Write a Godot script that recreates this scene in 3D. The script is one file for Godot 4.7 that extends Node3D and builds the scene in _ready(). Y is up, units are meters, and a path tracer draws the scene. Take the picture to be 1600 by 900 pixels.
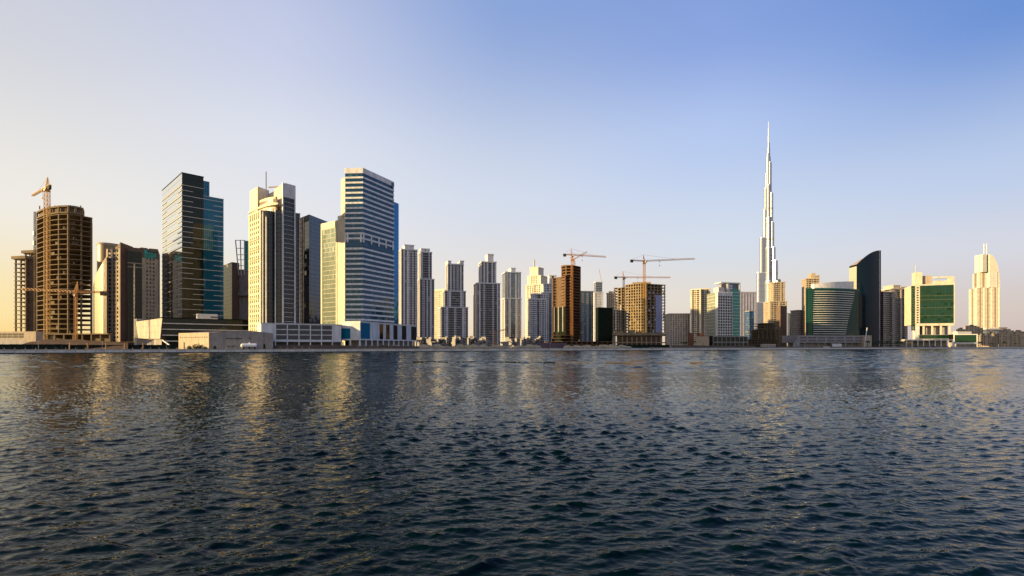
extends Node3D
# A waterfront skyline at a low sun. y is up, metres; the camera stands on the near bank at the origin and looks along -z.
const EYE := 4.5          # eye above the water
const GROUND := 2.25      # quay and land above the water
const SUN_AZ := -106.0    # degrees from the view axis, negative to the left
const SUN_EL := 10.0

var mats := {}
var used := {}
var rng := RandomNumberGenerator.new()
var tile_h := PackedFloat32Array()
const TN := 512

# ------------------------------------------------------------------ mesh collector
class MB:
	var v := PackedVector3Array()
	var n := PackedVector3Array()
	var ix := PackedInt32Array()
	func quad(a: Vector3, b: Vector3, c: Vector3, d: Vector3, nn: Vector3) -> void:
		var k := v.size()
		v.append(a); v.append(b); v.append(c); v.append(d)
		n.append(nn); n.append(nn); n.append(nn); n.append(nn)
		if (b - a).cross(c - a).dot(nn) > 0.0:
			ix.append_array(PackedInt32Array([k, k + 2, k + 1, k, k + 3, k + 2]))
		else:
			ix.append_array(PackedInt32Array([k, k + 1, k + 2, k, k + 2, k + 3]))
	func tri(a: Vector3, b: Vector3, c: Vector3, nn: Vector3) -> void:
		var k := v.size()
		v.append(a); v.append(b); v.append(c)
		n.append(nn); n.append(nn); n.append(nn)
		if (b - a).cross(c - a).dot(nn) > 0.0:
			ix.append_array(PackedInt32Array([k, k + 2, k + 1]))
		else:
			ix.append_array(PackedInt32Array([k, k + 1, k + 2]))
	# upright prism over a ground polygon; tops may differ from corner to corner
	func prism(poly: PackedVector2Array, y0: float, y1: float, tops := PackedFloat32Array(), smooth := false) -> void:
		var m := poly.size()
		var area := 0.0
		for i in m:
			area += poly[i].x * poly[(i + 1) % m].y - poly[(i + 1) % m].x * poly[i].y
		var s := 1.0 if area < 0.0 else -1.0
		var en := PackedVector2Array()
		for i in m:
			var d := (poly[(i + 1) % m] - poly[i]).normalized()
			en.append(Vector2(-d.y, d.x) * s)
		for i in m:
			var j := (i + 1) % m
			var p := poly[i]
			var q := poly[j]
			var ti := tops[i] if tops.size() else y1
			var tj := tops[j] if tops.size() else y1
			var k := v.size()
			quad(Vector3(p.x, y0, p.y), Vector3(q.x, y0, q.y), Vector3(q.x, tj, q.y), Vector3(p.x, ti, p.y), Vector3(en[i].x, 0, en[i].y))
			if smooth:
				var na := (en[i] + en[(i + m - 1) % m]).normalized()
				var nb := (en[i] + en[j]).normalized()
				n[k] = Vector3(na.x, 0, na.y); n[k + 3] = n[k]
				n[k + 1] = Vector3(nb.x, 0, nb.y); n[k + 2] = n[k + 1]
		var t := Geometry2D.triangulate_polygon(poly)
		for i in range(0, t.size(), 3):
			var a := poly[t[i]]
			var b := poly[t[i + 1]]
			var c := poly[t[i + 2]]
			var ya := tops[t[i]] if tops.size() else y1
			var yb := tops[t[i + 1]] if tops.size() else y1
			var yc := tops[t[i + 2]] if tops.size() else y1
			var va := Vector3(a.x, ya, a.y)
			var vb := Vector3(b.x, yb, b.y)
			var vc := Vector3(c.x, yc, c.y)
			var nn := (vb - va).cross(vc - va).normalized()
			if nn.y < 0.0:
				nn = -nn
			tri(va, vb, vc, nn)
			tri(Vector3(a.x, y0, a.y), Vector3(b.x, y0, b.y), Vector3(c.x, y0, c.y), Vector3.DOWN)
	# block along the edge A-B (metres t0..t1 along it, o0..o1 outwards)
	func blk(A: Vector2, B: Vector2, t0: float, t1: float, o0: float, o1: float, y0: float, y1: float) -> void:
		var d := (B - A).normalized()
		var o := Vector2(-d.y, d.x)
		prism(PackedVector2Array([A + d * t0 + o * o1, A + d * t1 + o * o1, A + d * t1 + o * o0, A + d * t0 + o * o0]), y0, y1)
	# flat pane on the edge A-B with a slight tilt of its own
	func pane(A: Vector2, B: Vector2, t0: float, t1: float, o: float, y0: float, y1: float, tilt: Vector3) -> void:
		var d := (B - A).normalized()
		var w := Vector2(-d.y, d.x)
		var p := A + d * t0 + w * o
		var q := A + d * t1 + w * o
		quad(Vector3(p.x, y0, p.y), Vector3(q.x, y0, q.y), Vector3(q.x, y1, q.y), Vector3(p.x, y1, p.y), (Vector3(w.x, 0, w.y) + tilt).normalized())
	# square bar between two points
	func bar(a: Vector3, b: Vector3, w: float) -> void:
		var d := (b - a).normalized()
		var u := d.cross(Vector3.UP if absf(d.y) < 0.9 else Vector3.RIGHT).normalized() * w * 0.5
		var r := d.cross(u).normalized() * w * 0.5
		var c := [u + r, u - r, -u - r, -u + r]
		for i in 4:
			var p: Vector3 = c[i]
			var q: Vector3 = c[(i + 1) % 4]
			quad(a + p, a + q, b + q, b + p, (p + q).normalized())
		quad(a + c[0], a + c[1], a + c[2], a + c[3], -d)
		quad(b + c[0], b + c[1], b + c[2], b + c[3], d)
	# box in its own axes
	func box(at: Vector3, size: Vector3, turn := 0.0) -> void:
		var h := size * 0.5
		var poly := PackedVector2Array()
		for c in [Vector2(-h.x, h.z), Vector2(h.x, h.z), Vector2(h.x, -h.z), Vector2(-h.x, -h.z)]:
			var r: Vector2 = c.rotated(turn)
			poly.append(Vector2(at.x + r.x, at.z + r.y))
		prism(poly, at.y - h.y, at.y + h.y)
	func mesh(origin := Vector3.ZERO) -> ArrayMesh:
		var a := []
		a.resize(Mesh.ARRAY_MAX)
		var w := PackedVector3Array()
		w.resize(v.size())
		for i in v.size():
			w[i] = v[i] - origin
		a[Mesh.ARRAY_VERTEX] = w
		a[Mesh.ARRAY_NORMAL] = n
		a[Mesh.ARRAY_INDEX] = ix
		var am := ArrayMesh.new()
		am.add_surface_from_arrays(Mesh.PRIMITIVE_TRIANGLES, a)
		return am

# ------------------------------------------------------------------ scene helpers
func W(px: float, z: float) -> Vector2:      # a bearing read off the photograph and a distance -> a place on the ground
	return Vector2((px - 800.0) / 800.0 * z, -z)
func H(py: float, z: float) -> float:        # a level read off the photograph at a distance -> a height above the water
	return EYE + (540.0 - py) / 800.0 * z
func shore(px: float) -> float:              # distance of the quay along a bearing
	return 3600.0 / (13.0 - px / 200.0)
func v3(p: Vector2, y: float) -> Vector3:
	return Vector3(p.x, y, p.y)
func numbered(called: String) -> String:
	if not used.has(called):
		used[called] = 0
		return called
	used[called] += 1
	return "%s_%03d" % [called, used[called]]
func thing(called: String, label: String, category: String, at: Vector3, group := "") -> Node3D:
	var o := Node3D.new()
	o.name = numbered(called)
	add_child(o, true)
	o.position = at
	o.set_meta("label", label)
	o.set_meta("category", category)
	if group:
		o.set_meta("group", group)
	return o
func place(parent: Node3D, called: String, mesh: Mesh, m: Material, at := Vector3.ZERO, kind := "") -> MeshInstance3D:
	var o := MeshInstance3D.new()
	o.name = called
	o.mesh = mesh
	o.material_override = m
	o.position = at
	if kind:
		o.set_meta("kind", kind)
	parent.add_child(o, true)
	return o
func org(parent: Node3D) -> Vector3:
	var p := Vector3.ZERO
	var q: Node = parent
	while q is Node3D and q != self:
		p += (q as Node3D).position
		q = q.get_parent()
	return p
func part(parent: Node3D, called: String, mb: MB, m: Material, kind := "") -> MeshInstance3D:   # mb holds world positions
	if mb.v.size() == 0:
		return null
	return place(parent, called, mb.mesh(org(parent)), m, Vector3.ZERO, kind)
func structure(called: String, mb: MB, m: Material) -> MeshInstance3D:
	return place(self, called, mb.mesh(), m, Vector3.ZERO, "structure")
func pris(poly: PackedVector2Array, y0: float, y1: float, tops := PackedFloat32Array(), smooth := false) -> MB:
	var b := MB.new()
	b.prism(poly, y0, y1, tops, smooth)
	return b
func mid(poly: PackedVector2Array) -> Vector2:
	var c := Vector2.ZERO
	for p in poly:
		c += p
	return c / poly.size()
func slab_box(A: Vector2, B: Vector2, depth: float) -> PackedVector2Array:   # front edge A-B seen left to right, body behind it
	var d := (B - A).normalized()
	var o := Vector2(-d.y, d.x)
	return PackedVector2Array([A, B, B - o * depth, A - o * depth])
func corner_box(L: Vector2, C: Vector2, R: Vector2) -> PackedVector2Array:
	return PackedVector2Array([L, C, R, L + R - C])
func grown(poly: PackedVector2Array, by: float) -> PackedVector2Array:
	var r := Geometry2D.offset_polygon(poly, by, Geometry2D.JOIN_MITER)
	return r[0] if r.size() else poly
func circle(c: Vector2, r: float, n := 32, a0 := 0.0, a1 := TAU) -> PackedVector2Array:
	var p := PackedVector2Array()
	for i in n:
		var a := a0 + (a1 - a0) * i / (n if a1 - a0 > 6.28 else n - 1)
		p.append(c + Vector2(cos(a), sin(a)) * r)
	return p
func jit(s: float) -> Vector3:
	return Vector3(rng.randfn() * s, rng.randfn() * s, rng.randfn() * s)
func mk(called: String, lin: Color, rough := 0.7, metal := 0.0, spec := 0.5, tex: Texture2D = null, scale := 0.05, bump := 0.0) -> StandardMaterial3D:
	var m := StandardMaterial3D.new()
	m.resource_name = called
	m.albedo_color = lin.linear_to_srgb()
	m.roughness = rough
	m.metallic = metal
	m.metallic_specular = spec
	if tex:
		m.albedo_texture = tex
		m.uv1_triplanar = true
		m.uv1_world_triplanar = true
		m.uv1_scale = Vector3.ONE * scale
	mats[called] = m
	return m
func noise_tex(freq: float, lo: float, hi: float, octaves: int, seed_: int, stretch := 1.0) -> ImageTexture:
	var f := FastNoiseLite.new()
	f.seed = seed_
	f.frequency = freq
	f.fractal_octaves = octaves
	var src := f.get_seamless_image(256, 256, false, false, 0.2)
	var im := Image.create(256, 256, false, Image.FORMAT_RGB8)
	for y in 256:
		for x in 256:
			var t := src.get_pixel(x, int(y / stretch) % 256).r
			var g := lerpf(lo, hi, t)
			im.set_pixel(x, y, Color(g, g, g))
	return ImageTexture.create_from_image(im)

# ------------------------------------------------------------------ facade helpers
# glass skin: one pane to a bay and storey, each a hair out of true
func glaze(b: MB, A: Vector2, B: Vector2, y0: float, y1: float, bay: float, storey: float, tilt := 0.004, o := 0.05, gap := 0.09, blinds: MB = null, share := 0.08) -> void:
	var l := A.distance_to(B)
	var nc := maxi(1, roundi(l / bay))
	var nr := maxi(1, roundi((y1 - y0) / storey))
	for c in nc:
		for r in nr:
			(blinds if blinds and rng.randf() < share else b).pane(A, B, l * c / nc + gap, l * (c + 1) / nc - gap, o, y0 + (y1 - y0) * r / nr + gap, y0 + (y1 - y0) * (r + 1) / nr - gap, jit(tilt))
func glaze_ring(b: MB, poly: PackedVector2Array, y0: float, y1: float, bay: float, storey: float, tilt := 0.004, o := 0.05) -> void:
	for i in poly.size():
		glaze(b, poly[i], poly[(i + 1) % poly.size()], y0, y1, bay, storey, tilt, o)
# a front of vertical strips, told by letters: p pier, w wall with windows, d deep balconies, g glass, b blank wall
func front(t: Dictionary, A: Vector2, B: Vector2, y0: float, y1: float, bays: String, storey: float) -> void:
	var units := 0.0
	for c in bays:
		units += 0.6 if c == "p" else 1.0
	var l := A.distance_to(B)
	var u := l / units
	var x := 0.0
	var nr := maxi(1, roundi((y1 - y0) / storey))
	var sh := (y1 - y0) / nr
	for c in bays:
		var w := u * (0.6 if c == "p" else 1.0)
		match c:
			"p":
				t.wall.blk(A, B, x, x + w, 0.0, 0.7, y0, y1 + 1.2)
			"b":
				t.wall.blk(A, B, x, x + w, 0.0, 0.25, y0, y1)
			"w":
				var nw := maxi(1, roundi(w / 3.4))
				var ww := w / nw
				for k in nw + 1:
					var e0 := maxf(x, x + k * ww - ww * 0.24)
					var e1 := minf(x + w, x + k * ww + ww * 0.24)
					t.wall.blk(A, B, e0, e1, 0.0, 0.30, y0, y1)
				for r in nr:
					t.wall.blk(A, B, x, x + w, 0.0, 0.27, y0 + r * sh, y0 + r * sh + sh * 0.42)
					for k in nw:
						(t.blind if rng.randf() < 0.14 else t.pane).pane(A, B, x + k * ww + ww * 0.22, x + (k + 1) * ww - ww * 0.22, 0.06, y0 + r * sh + sh * 0.42, y0 + (r + 1) * sh, jit(0.01))
			"d":
				for r in nr:
					t.wall.blk(A, B, x, x + w, 0.0, 0.5, y0 + r * sh, y0 + r * sh + sh * 0.10)
					t.rail.blk(A, B, x + 0.05, x + w - 0.05, 0.40, 0.46, y0 + r * sh + sh * 0.10, y0 + r * sh + sh * 0.42)
					t.pane.pane(A, B, x, x + w, 0.04, y0 + r * sh + sh * 0.13, y0 + (r + 1) * sh, jit(0.01))
			"g":
				var ng := maxi(1, roundi(w / 2.2))
				for r in nr:
					t.wall.blk(A, B, x, x + w, 0.0, 0.16, y0 + r * sh, y0 + r * sh + sh * 0.10)
					for k in ng:
						(t.blind if rng.randf() < 0.07 else t.pane).pane(A, B, x + w * k / ng + 0.05, x + w * (k + 1) / ng - 0.05, 0.09, y0 + r * sh + sh * 0.10, y0 + (r + 1) * sh, jit(0.008))
		x += w
func front_new() -> Dictionary:
	return {"wall": MB.new(), "pane": MB.new(), "rail": MB.new(), "blind": MB.new()}
func front_commit(parent: Node3D, t: Dictionary, wall: Material, glass: Material, rail: Material) -> void:
	part(parent, "facade", t.wall, wall)
	part(parent, "window_panes", t.pane, glass, "stuff")
	part(parent, "balcony_rails", t.rail, rail, "stuff")
	part(parent, "curtained_panes", t.blind, mats.blind, "stuff")
# a tower of stacked tiers: each tier = [px left, px right, top row, bottom row, strips of the front, strips of the sides]
func tiered(called: String, label: String, category: String, group: String, tiers: Array, z: float, tilt: float, depth: float, storey: float, wall: Material, glass: Material, rail: Material, cap := 1.6) -> Node3D:
	var first: Array = tiers[0]
	var c0 := W((first[0] + first[1]) * 0.5, z)
	var t := thing(called, label, category, v3(c0, GROUND), group)
	for k in tiers.size():
		var q: Array = tiers[k]
		var inset: float = q[6] if q.size() > 6 else k * 1.5
		var wpx: float = q[1] - q[0]
		var zl := z + inset - tilt * wpx / 800.0 * z * 0.5
		var zr := z + inset + tilt * wpx / 800.0 * z * 0.5
		var A := W(q[0], zl)
		var B := W(q[1], zr)
		var d: float = maxf(8.0, depth - inset * 2.0)
		var poly := slab_box(A, B, d)
		var y0: float = GROUND if k == 0 else H(q[3], z) - 0.5
		var y1 := H(q[2], z)
		var tier := part(t, "tier", pris(poly, y0, y1), wall)
		var f := front_new()
		front(f, A, B, y0, y1 - 0.3, q[4], storey)
		front(f, poly[3], A, y0, y1 - 0.3, q[5], storey)
		front(f, B, poly[2], y0, y1 - 0.3, q[5], storey)
		var holder: Node3D = tier if tiers.size() > 1 else t
		front_commit(holder, f, wall, glass, rail)
		part(holder, "parapet", pris(grown(poly, 0.9), y1 - 0.2, y1 + cap), wall)
	return t
# bare concrete frame: slabs and columns, each its own piece
func bare_frame(t: Node3D, poly: PackedVector2Array, y0: float, y1: float, storey: float, slab: float, m: Material, cols: Array, cw: float, mcol: Material) -> void:
	var o := org(t)
	var n := roundi((y1 - y0) / storey)
	var sh := (y1 - y0) / n
	var local := PackedVector2Array()
	for p in poly:
		local.append(p - Vector2(o.x, o.z))
	var sm := pris(local, 0, slab).mesh()
	for i in n + 1:
		place(t, "floor_slab", sm, m, Vector3(0, y0 + i * sh - slab - o.y, 0))
	for c in cols:
		var b := MB.new()
		b.box(Vector3(c.x, (y0 + y1) * 0.5, c.y), Vector3(cw, y1 - y0, cw), 0.5)
		part(t, "column", b, mcol)
func lattice(b: MB, a: Vector3, e: Vector3, w: float, chord: float, step: float, tri_ := false) -> void:
	var d := (e - a).normalized()
	var u := d.cross(Vector3.UP if absf(d.y) < 0.9 else Vector3.RIGHT).normalized()
	var r := d.cross(u).normalized()
	if r.y < 0.0:
		r = -r
	var cs := [u * w * 0.5 - r * w * 0.5, -u * w * 0.5 - r * w * 0.5, -u * w * 0.5 + r * w * 0.5, u * w * 0.5 + r * w * 0.5]
	if tri_:
		cs = [u * w * 0.5 - r * w * 0.4, -u * w * 0.5 - r * w * 0.4, r * w * 0.6]
	for c in cs:
		b.bar(a + c, e + c, chord)
	var n := maxi(1, roundi(a.distance_to(e) / step))
	for i in n:
		var p := a.lerp(e, float(i) / n)
		var q := a.lerp(e, float(i + 1) / n)
		for k in cs.size():
			var c1: Vector3 = cs[k]
			var c2: Vector3 = cs[(k + 1) % cs.size()]
			b.bar(p + c1, q + c2, chord * 0.6)
			b.bar(q + c1, q + c2, chord * 0.6)
func crane(label: String, at: Vector2, y0: float, y1: float, jib: float, counter: float, yaw: float, rise: float, m: Material, w := 2.0) -> Node3D:
	var t := thing("tower_crane", label, "crane", v3(at, y0), "tower cranes over the building sites")
	var base := v3(at, y0)
	var top := v3(at, y1)
	var b := MB.new()
	lattice(b, base, top, w, w * 0.14, w * 1.3)
	part(t, "mast", b, m)
	b = MB.new()
	b.prism(circle(at, w * 0.85, 12), y1, y1 + 1.2)
	b.box(top + Vector3(0, 2.2, 0), Vector3(w, 2.2, w), yaw)
	part(t, "slewing_unit", b, m)
	var dir := Vector3(cos(yaw), 0, sin(yaw))
	var root := top + Vector3(0, 3.2, 0)
	var tip := root + dir * jib + Vector3(0, rise, 0)
	var apex := top + Vector3(0, 10.5, 0) - dir * 1.2
	b = MB.new()
	lattice(b, root, tip, 1.5, 0.26, 2.4, true)
	part(t, "jib", b, m)
	b = MB.new()
	var tail := root - dir * counter
	lattice(b, root, tail, 1.2, 0.26, 2.0)
	part(t, "counter_jib", b, m)
	b = MB.new()
	b.box(tail + dir * 2.0 + Vector3(0, -1.0, 0), Vector3(3.4, 3.0, 1.5), yaw)
	part(t, "counterweight", b, mats.concrete_dark)
	b = MB.new()
	for s in [-0.7, 0.7]:
		var side: Vector3 = dir.cross(Vector3.UP) * s
		b.bar(top + side + dir * 0.9 + Vector3(0, 3, 0), apex, 0.3)
		b.bar(top + side - dir * 1.1 + Vector3(0, 3, 0), apex, 0.3)
	part(t, "apex_frame", b, m)
	b = MB.new()
	b.bar(apex, root.lerp(tip, 0.62) + Vector3(0, 0.8, 0), 0.14)
	b.bar(apex, tail, 0.14)
	part(t, "tie_rods", b, m)
	b = MB.new()
	b.box(top + Vector3(0, 2.0, 0) + dir * 1.7 + dir.cross(Vector3.UP) * 1.4, Vector3(1.8, 2.2, 1.5), yaw)
	part(t, "cab", b, mats.white_paint)
	b = MB.new()
	var hang := root.lerp(tip, 0.3)
	b.box(hang + Vector3(0, -1.0, 0), Vector3(1.8, 0.7, 1.2), yaw)
	b.bar(hang + Vector3(0, -1.0, 0), hang + Vector3(0, -6.0, 0), 0.12)
	b.box(hang + Vector3(0, -6.4, 0), Vector3(0.9, 1.1, 0.6), yaw)
	part(t, "trolley_hook", b, m)
	return t

# ------------------------------------------------------------------ camera, sky, sun
func lin(r: float, g: float, b: float) -> Color:
	return Color(r / 255.0, g / 255.0, b / 255.0).srgb_to_linear()
func along(keys: Array, t: float) -> Color:      # keys: [[position, colour], ...]
	if t <= keys[0][0]:
		return keys[0][1]
	for i in keys.size() - 1:
		if t <= keys[i + 1][0]:
			var f: float = (t - keys[i][0]) / (keys[i + 1][0] - keys[i][0])
			return keys[i][1].lerp(keys[i + 1][1], f * f * (3.0 - 2.0 * f) * 0.5 + f * 0.5)
	return keys[-1][1]
func sky_image() -> Image:
	# the colour of clear evening air by height (degrees) for bearings from 0 to 180 degrees from the sun; one zenith for all
	var zen := lin(50, 84, 156)
	var cols := [
		[0.0, [[0.0, lin(255, 206, 120) * 1.5], [3.0, lin(255, 222, 150) * 1.6], [11.0, lin(255, 240, 205) * 1.5], [25.0, lin(226, 226, 226)], [48.0, lin(128, 154, 204)], [90.0, zen]]],
		[61.0, [[0.0, lin(254, 212, 130)], [2.7, lin(253, 229, 168)], [11.4, lin(240, 236, 228)], [25.5, lin(207, 210, 221)], [48.0, lin(112, 142, 198)], [90.0, zen]]],
		[81.0, [[0.0, lin(248, 216, 155)], [3.3, lin(247, 230, 192)], [11.0, lin(233, 233, 234)], [19.8, lin(222, 226, 237)], [28.3, lin(199, 206, 232)], [50.0, lin(104, 136, 196)], [90.0, zen]]],
		[106.0, [[0.0, lin(238, 212, 182)], [4.0, lin(238, 226, 212)], [15.9, lin(211, 220, 236)], [33.4, lin(139, 166, 218)], [55.0, lin(78, 114, 184)], [90.0, zen]]],
		[128.0, [[0.0, lin(222, 200, 182)], [4.6, lin(229, 221, 210)], [10.5, lin(213, 222, 235)], [20.7, lin(182, 202, 240)], [29.4, lin(139, 166, 224)], [50.0, lin(74, 110, 184)], [90.0, zen]]],
		[151.0, [[0.0, lin(205, 186, 180)], [3.1, lin(214, 201, 194)], [8.0, lin(214, 216, 226)], [13.8, lin(189, 206, 235)], [25.0, lin(110, 148, 214)], [45.0, lin(70, 108, 184)], [90.0, zen]]],
		[180.0, [[0.0, lin(192, 178, 182)], [3.1, lin(204, 196, 198)], [13.8, lin(178, 198, 232)], [25.0, lin(105, 143, 212)], [45.0, lin(66, 104, 182)], [90.0, zen]]],
	]
	var w := 512
	var h := 256
	var im := Image.create(w, h, false, Image.FORMAT_RGBF)
	for y in h:
		var el := 90.0 - (y + 0.5) / h * 180.0
		var row := []
		for c in cols:
			row.append([c[0], along(c[1], maxf(el, 0.0))])
		for x in w:
			var az := (x + 0.5) / w * 360.0
			var rel := absf(wrapf(az - SUN_AZ, -180.0, 180.0))
			var c := along(row, rel)
			im.set_pixel(x, y, c)
	return im

func wave_tile(seed_: int, n: int, lo: float, hi: float, fall: float) -> PackedFloat32Array:   # a seamless square of wind ripples, height with unit slope
	var out := PackedFloat32Array()
	out.resize(TN * TN)
	var r := RandomNumberGenerator.new()
	r.seed = seed_
	var acc := PackedFloat32Array()
	acc.resize(TN * TN)
	var cx := PackedFloat32Array()
	var sx := PackedFloat32Array()
	cx.resize(TN)
	sx.resize(TN)
	for k in n:
		var lam := pow(2.0, r.randf_range(lo, hi))      # wavelength as a share of the tile
		var dirn := PI * 0.5 + r.randfn() * 0.55
		var kx := roundi(cos(dirn) / lam)
		var ky := roundi(sin(dirn) / lam)
		if kx == 0 and ky == 0:
			continue
		var kk := sqrt(float(kx * kx + ky * ky))
		var amp := 1.0 / (TAU * kk) * pow(kk / 20.0, fall)
		var ph := r.randf() * TAU
		for i in TN:
			cx[i] = cos(TAU * kx * i / TN + ph) * amp
			sx[i] = sin(TAU * kx * i / TN + ph) * amp
		for j in TN:
			var cy := cos(TAU * ky * j / TN)
			var sy := sin(TAU * ky * j / TN)
			var o := j * TN
			for i in TN:
				acc[o + i] += cx[i] * cy - sx[i] * sy
	# rms slope of the sum is sqrt(n/2); bring it to one and peak the crests
	var s := 1.0 / sqrt(n * 0.5)
	var rms := 0.0
	for i in TN * TN:
		acc[i] *= s
		rms += acc[i] * acc[i]
	rms = sqrt(rms / (TN * TN))
	for i in TN * TN:
		out[i] = acc[i] + 0.30 * acc[i] * absf(acc[i]) / rms * 0.5 + 0.34 * acc[i] * acc[i] / rms
	return out
func tile_at(tile: PackedFloat32Array, u: float, v: float) -> float:      # u, v in tiles
	var x := (u - floorf(u)) * TN
	var y := (v - floorf(v)) * TN
	var i := int(x)
	var j := int(y)
	var fx := x - i
	var fy := y - j
	i &= TN - 1
	j &= TN - 1
	var i1 := (i + 1) & (TN - 1)
	var j1 := ((j + 1) & (TN - 1)) * TN
	j *= TN
	return (tile[j + i] * (1.0 - fx) + tile[j + i1] * fx) * (1.0 - fy) + (tile[j1 + i] * (1.0 - fx) + tile[j1 + i1] * fx) * fy
func wave_normals(slope: float) -> ImageTexture:
	var im := Image.create(TN, TN, false, Image.FORMAT_RGB8)
	for j in TN:
		for i in TN:
			var dx := (tile_h[j * TN + ((i + 1) & (TN - 1))] - tile_h[j * TN + ((i - 1) & (TN - 1))]) * TN * 0.5 * slope
			var dy := (tile_h[((j + 1) & (TN - 1)) * TN + i] - tile_h[((j - 1) & (TN - 1)) * TN + i]) * TN * 0.5 * slope
			var nn := Vector3(-dx, dy, 1.0).normalized()
			im.set_pixel(i, j, Color(nn.x * 0.5 + 0.5, nn.y * 0.5 + 0.5, nn.z * 0.5 + 0.5))
	return ImageTexture.create_from_image(im)
func water_mat(called: String, tex: Texture2D, across: float, deep: float, scale: float, rough: float) -> StandardMaterial3D:
	var m := mk(called, Color(0.0003, 0.0072, 0.0076), rough, 0.0, 0.15)
	m.normal_enabled = true
	m.normal_texture = tex
	m.normal_scale = scale
	m.uv1_scale = Vector3(1.0 / across, 1.0 / deep, 1.0)
	return m
func grid_mesh(zs: PackedFloat32Array, nc: int, half: Callable, height: Callable, am: ArrayMesh) -> void:
	var nr := zs.size()
	var v := PackedVector3Array()
	var n := PackedVector3Array()
	var uv := PackedVector2Array()
	var ix := PackedInt32Array()
	v.resize(nr * nc)
	n.resize(nr * nc)
	uv.resize(nr * nc)
	for r in nr:
		var z := zs[r]
		var hw: float = half.call(z)
		for c in nc:
			var x := (2.0 * c / (nc - 1) - 1.0) * hw
			v[r * nc + c] = Vector3(x, height.call(x, z), -z)
			uv[r * nc + c] = Vector2(x, -z)
	for r in nr:
		var r0 := maxi(r - 1, 0) * nc
		var r1 := mini(r + 1, nr - 1) * nc
		for c in nc:
			var dx := v[r * nc + mini(c + 1, nc - 1)] - v[r * nc + maxi(c - 1, 0)]
			var dz := v[r1 + c] - v[r0 + c]
			n[r * nc + c] = dx.cross(dz).normalized()
	var k := 0
	ix.resize((nr - 1) * (nc - 1) * 6)
	for r in nr - 1:
		for c in nc - 1:
			var a := r * nc + c
			ix[k] = a; ix[k + 1] = a + nc; ix[k + 2] = a + 1
			ix[k + 3] = a + 1; ix[k + 4] = a + nc; ix[k + 5] = a + nc + 1
			k += 6
	var arr := []
	arr.resize(Mesh.ARRAY_MAX)
	arr[Mesh.ARRAY_VERTEX] = v
	arr[Mesh.ARRAY_NORMAL] = n
	arr[Mesh.ARRAY_TEX_UV] = uv
	arr[Mesh.ARRAY_INDEX] = ix
	am.add_surface_from_arrays(Mesh.PRIMITIVE_TRIANGLES, arr)
func wave_height(x: float, z: float) -> float:
	var fade := clampf((NEAR_END - z) / 60.0, 0.0, 1.0)
	var h := 0.0
	if fade > 0.0:
		var bx := x * 0.83 + z * 0.56
		var bz := -x * 0.56 + z * 0.83
		h = (tile_at(tile_h, x / 7.0 + 0.13, z / 7.0) * 7.0 * SLOPE_A + tile_at(tile_h, bx / 13.0, bz / 13.0 + 0.37) * 13.0 * SLOPE_B) * fade
	if fade < 1.0:        # farther out only the longer ripples are drawn as geometry
		h += (tile_at(tile_long, x / 41.0, z / 31.0) + tile_at(tile_long, (x + z * 0.3) / 67.0, (z - x * 0.3) / 43.0 + 0.4)) * 31.0 * SLOPE_C * (1.0 - fade)
	return h * clampf(0.95 + 0.6 * gusts.get_noise_2d(x, z * 1.6), 0.45, 1.35)
const NEAR_END := 110.0
const FAR_END := 700.0
const SLOPE_A := 0.14
const SLOPE_B := 0.09
const SLOPE_C := 0.06
var gusts := FastNoiseLite.new()
var tile_long := PackedFloat32Array()
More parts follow.
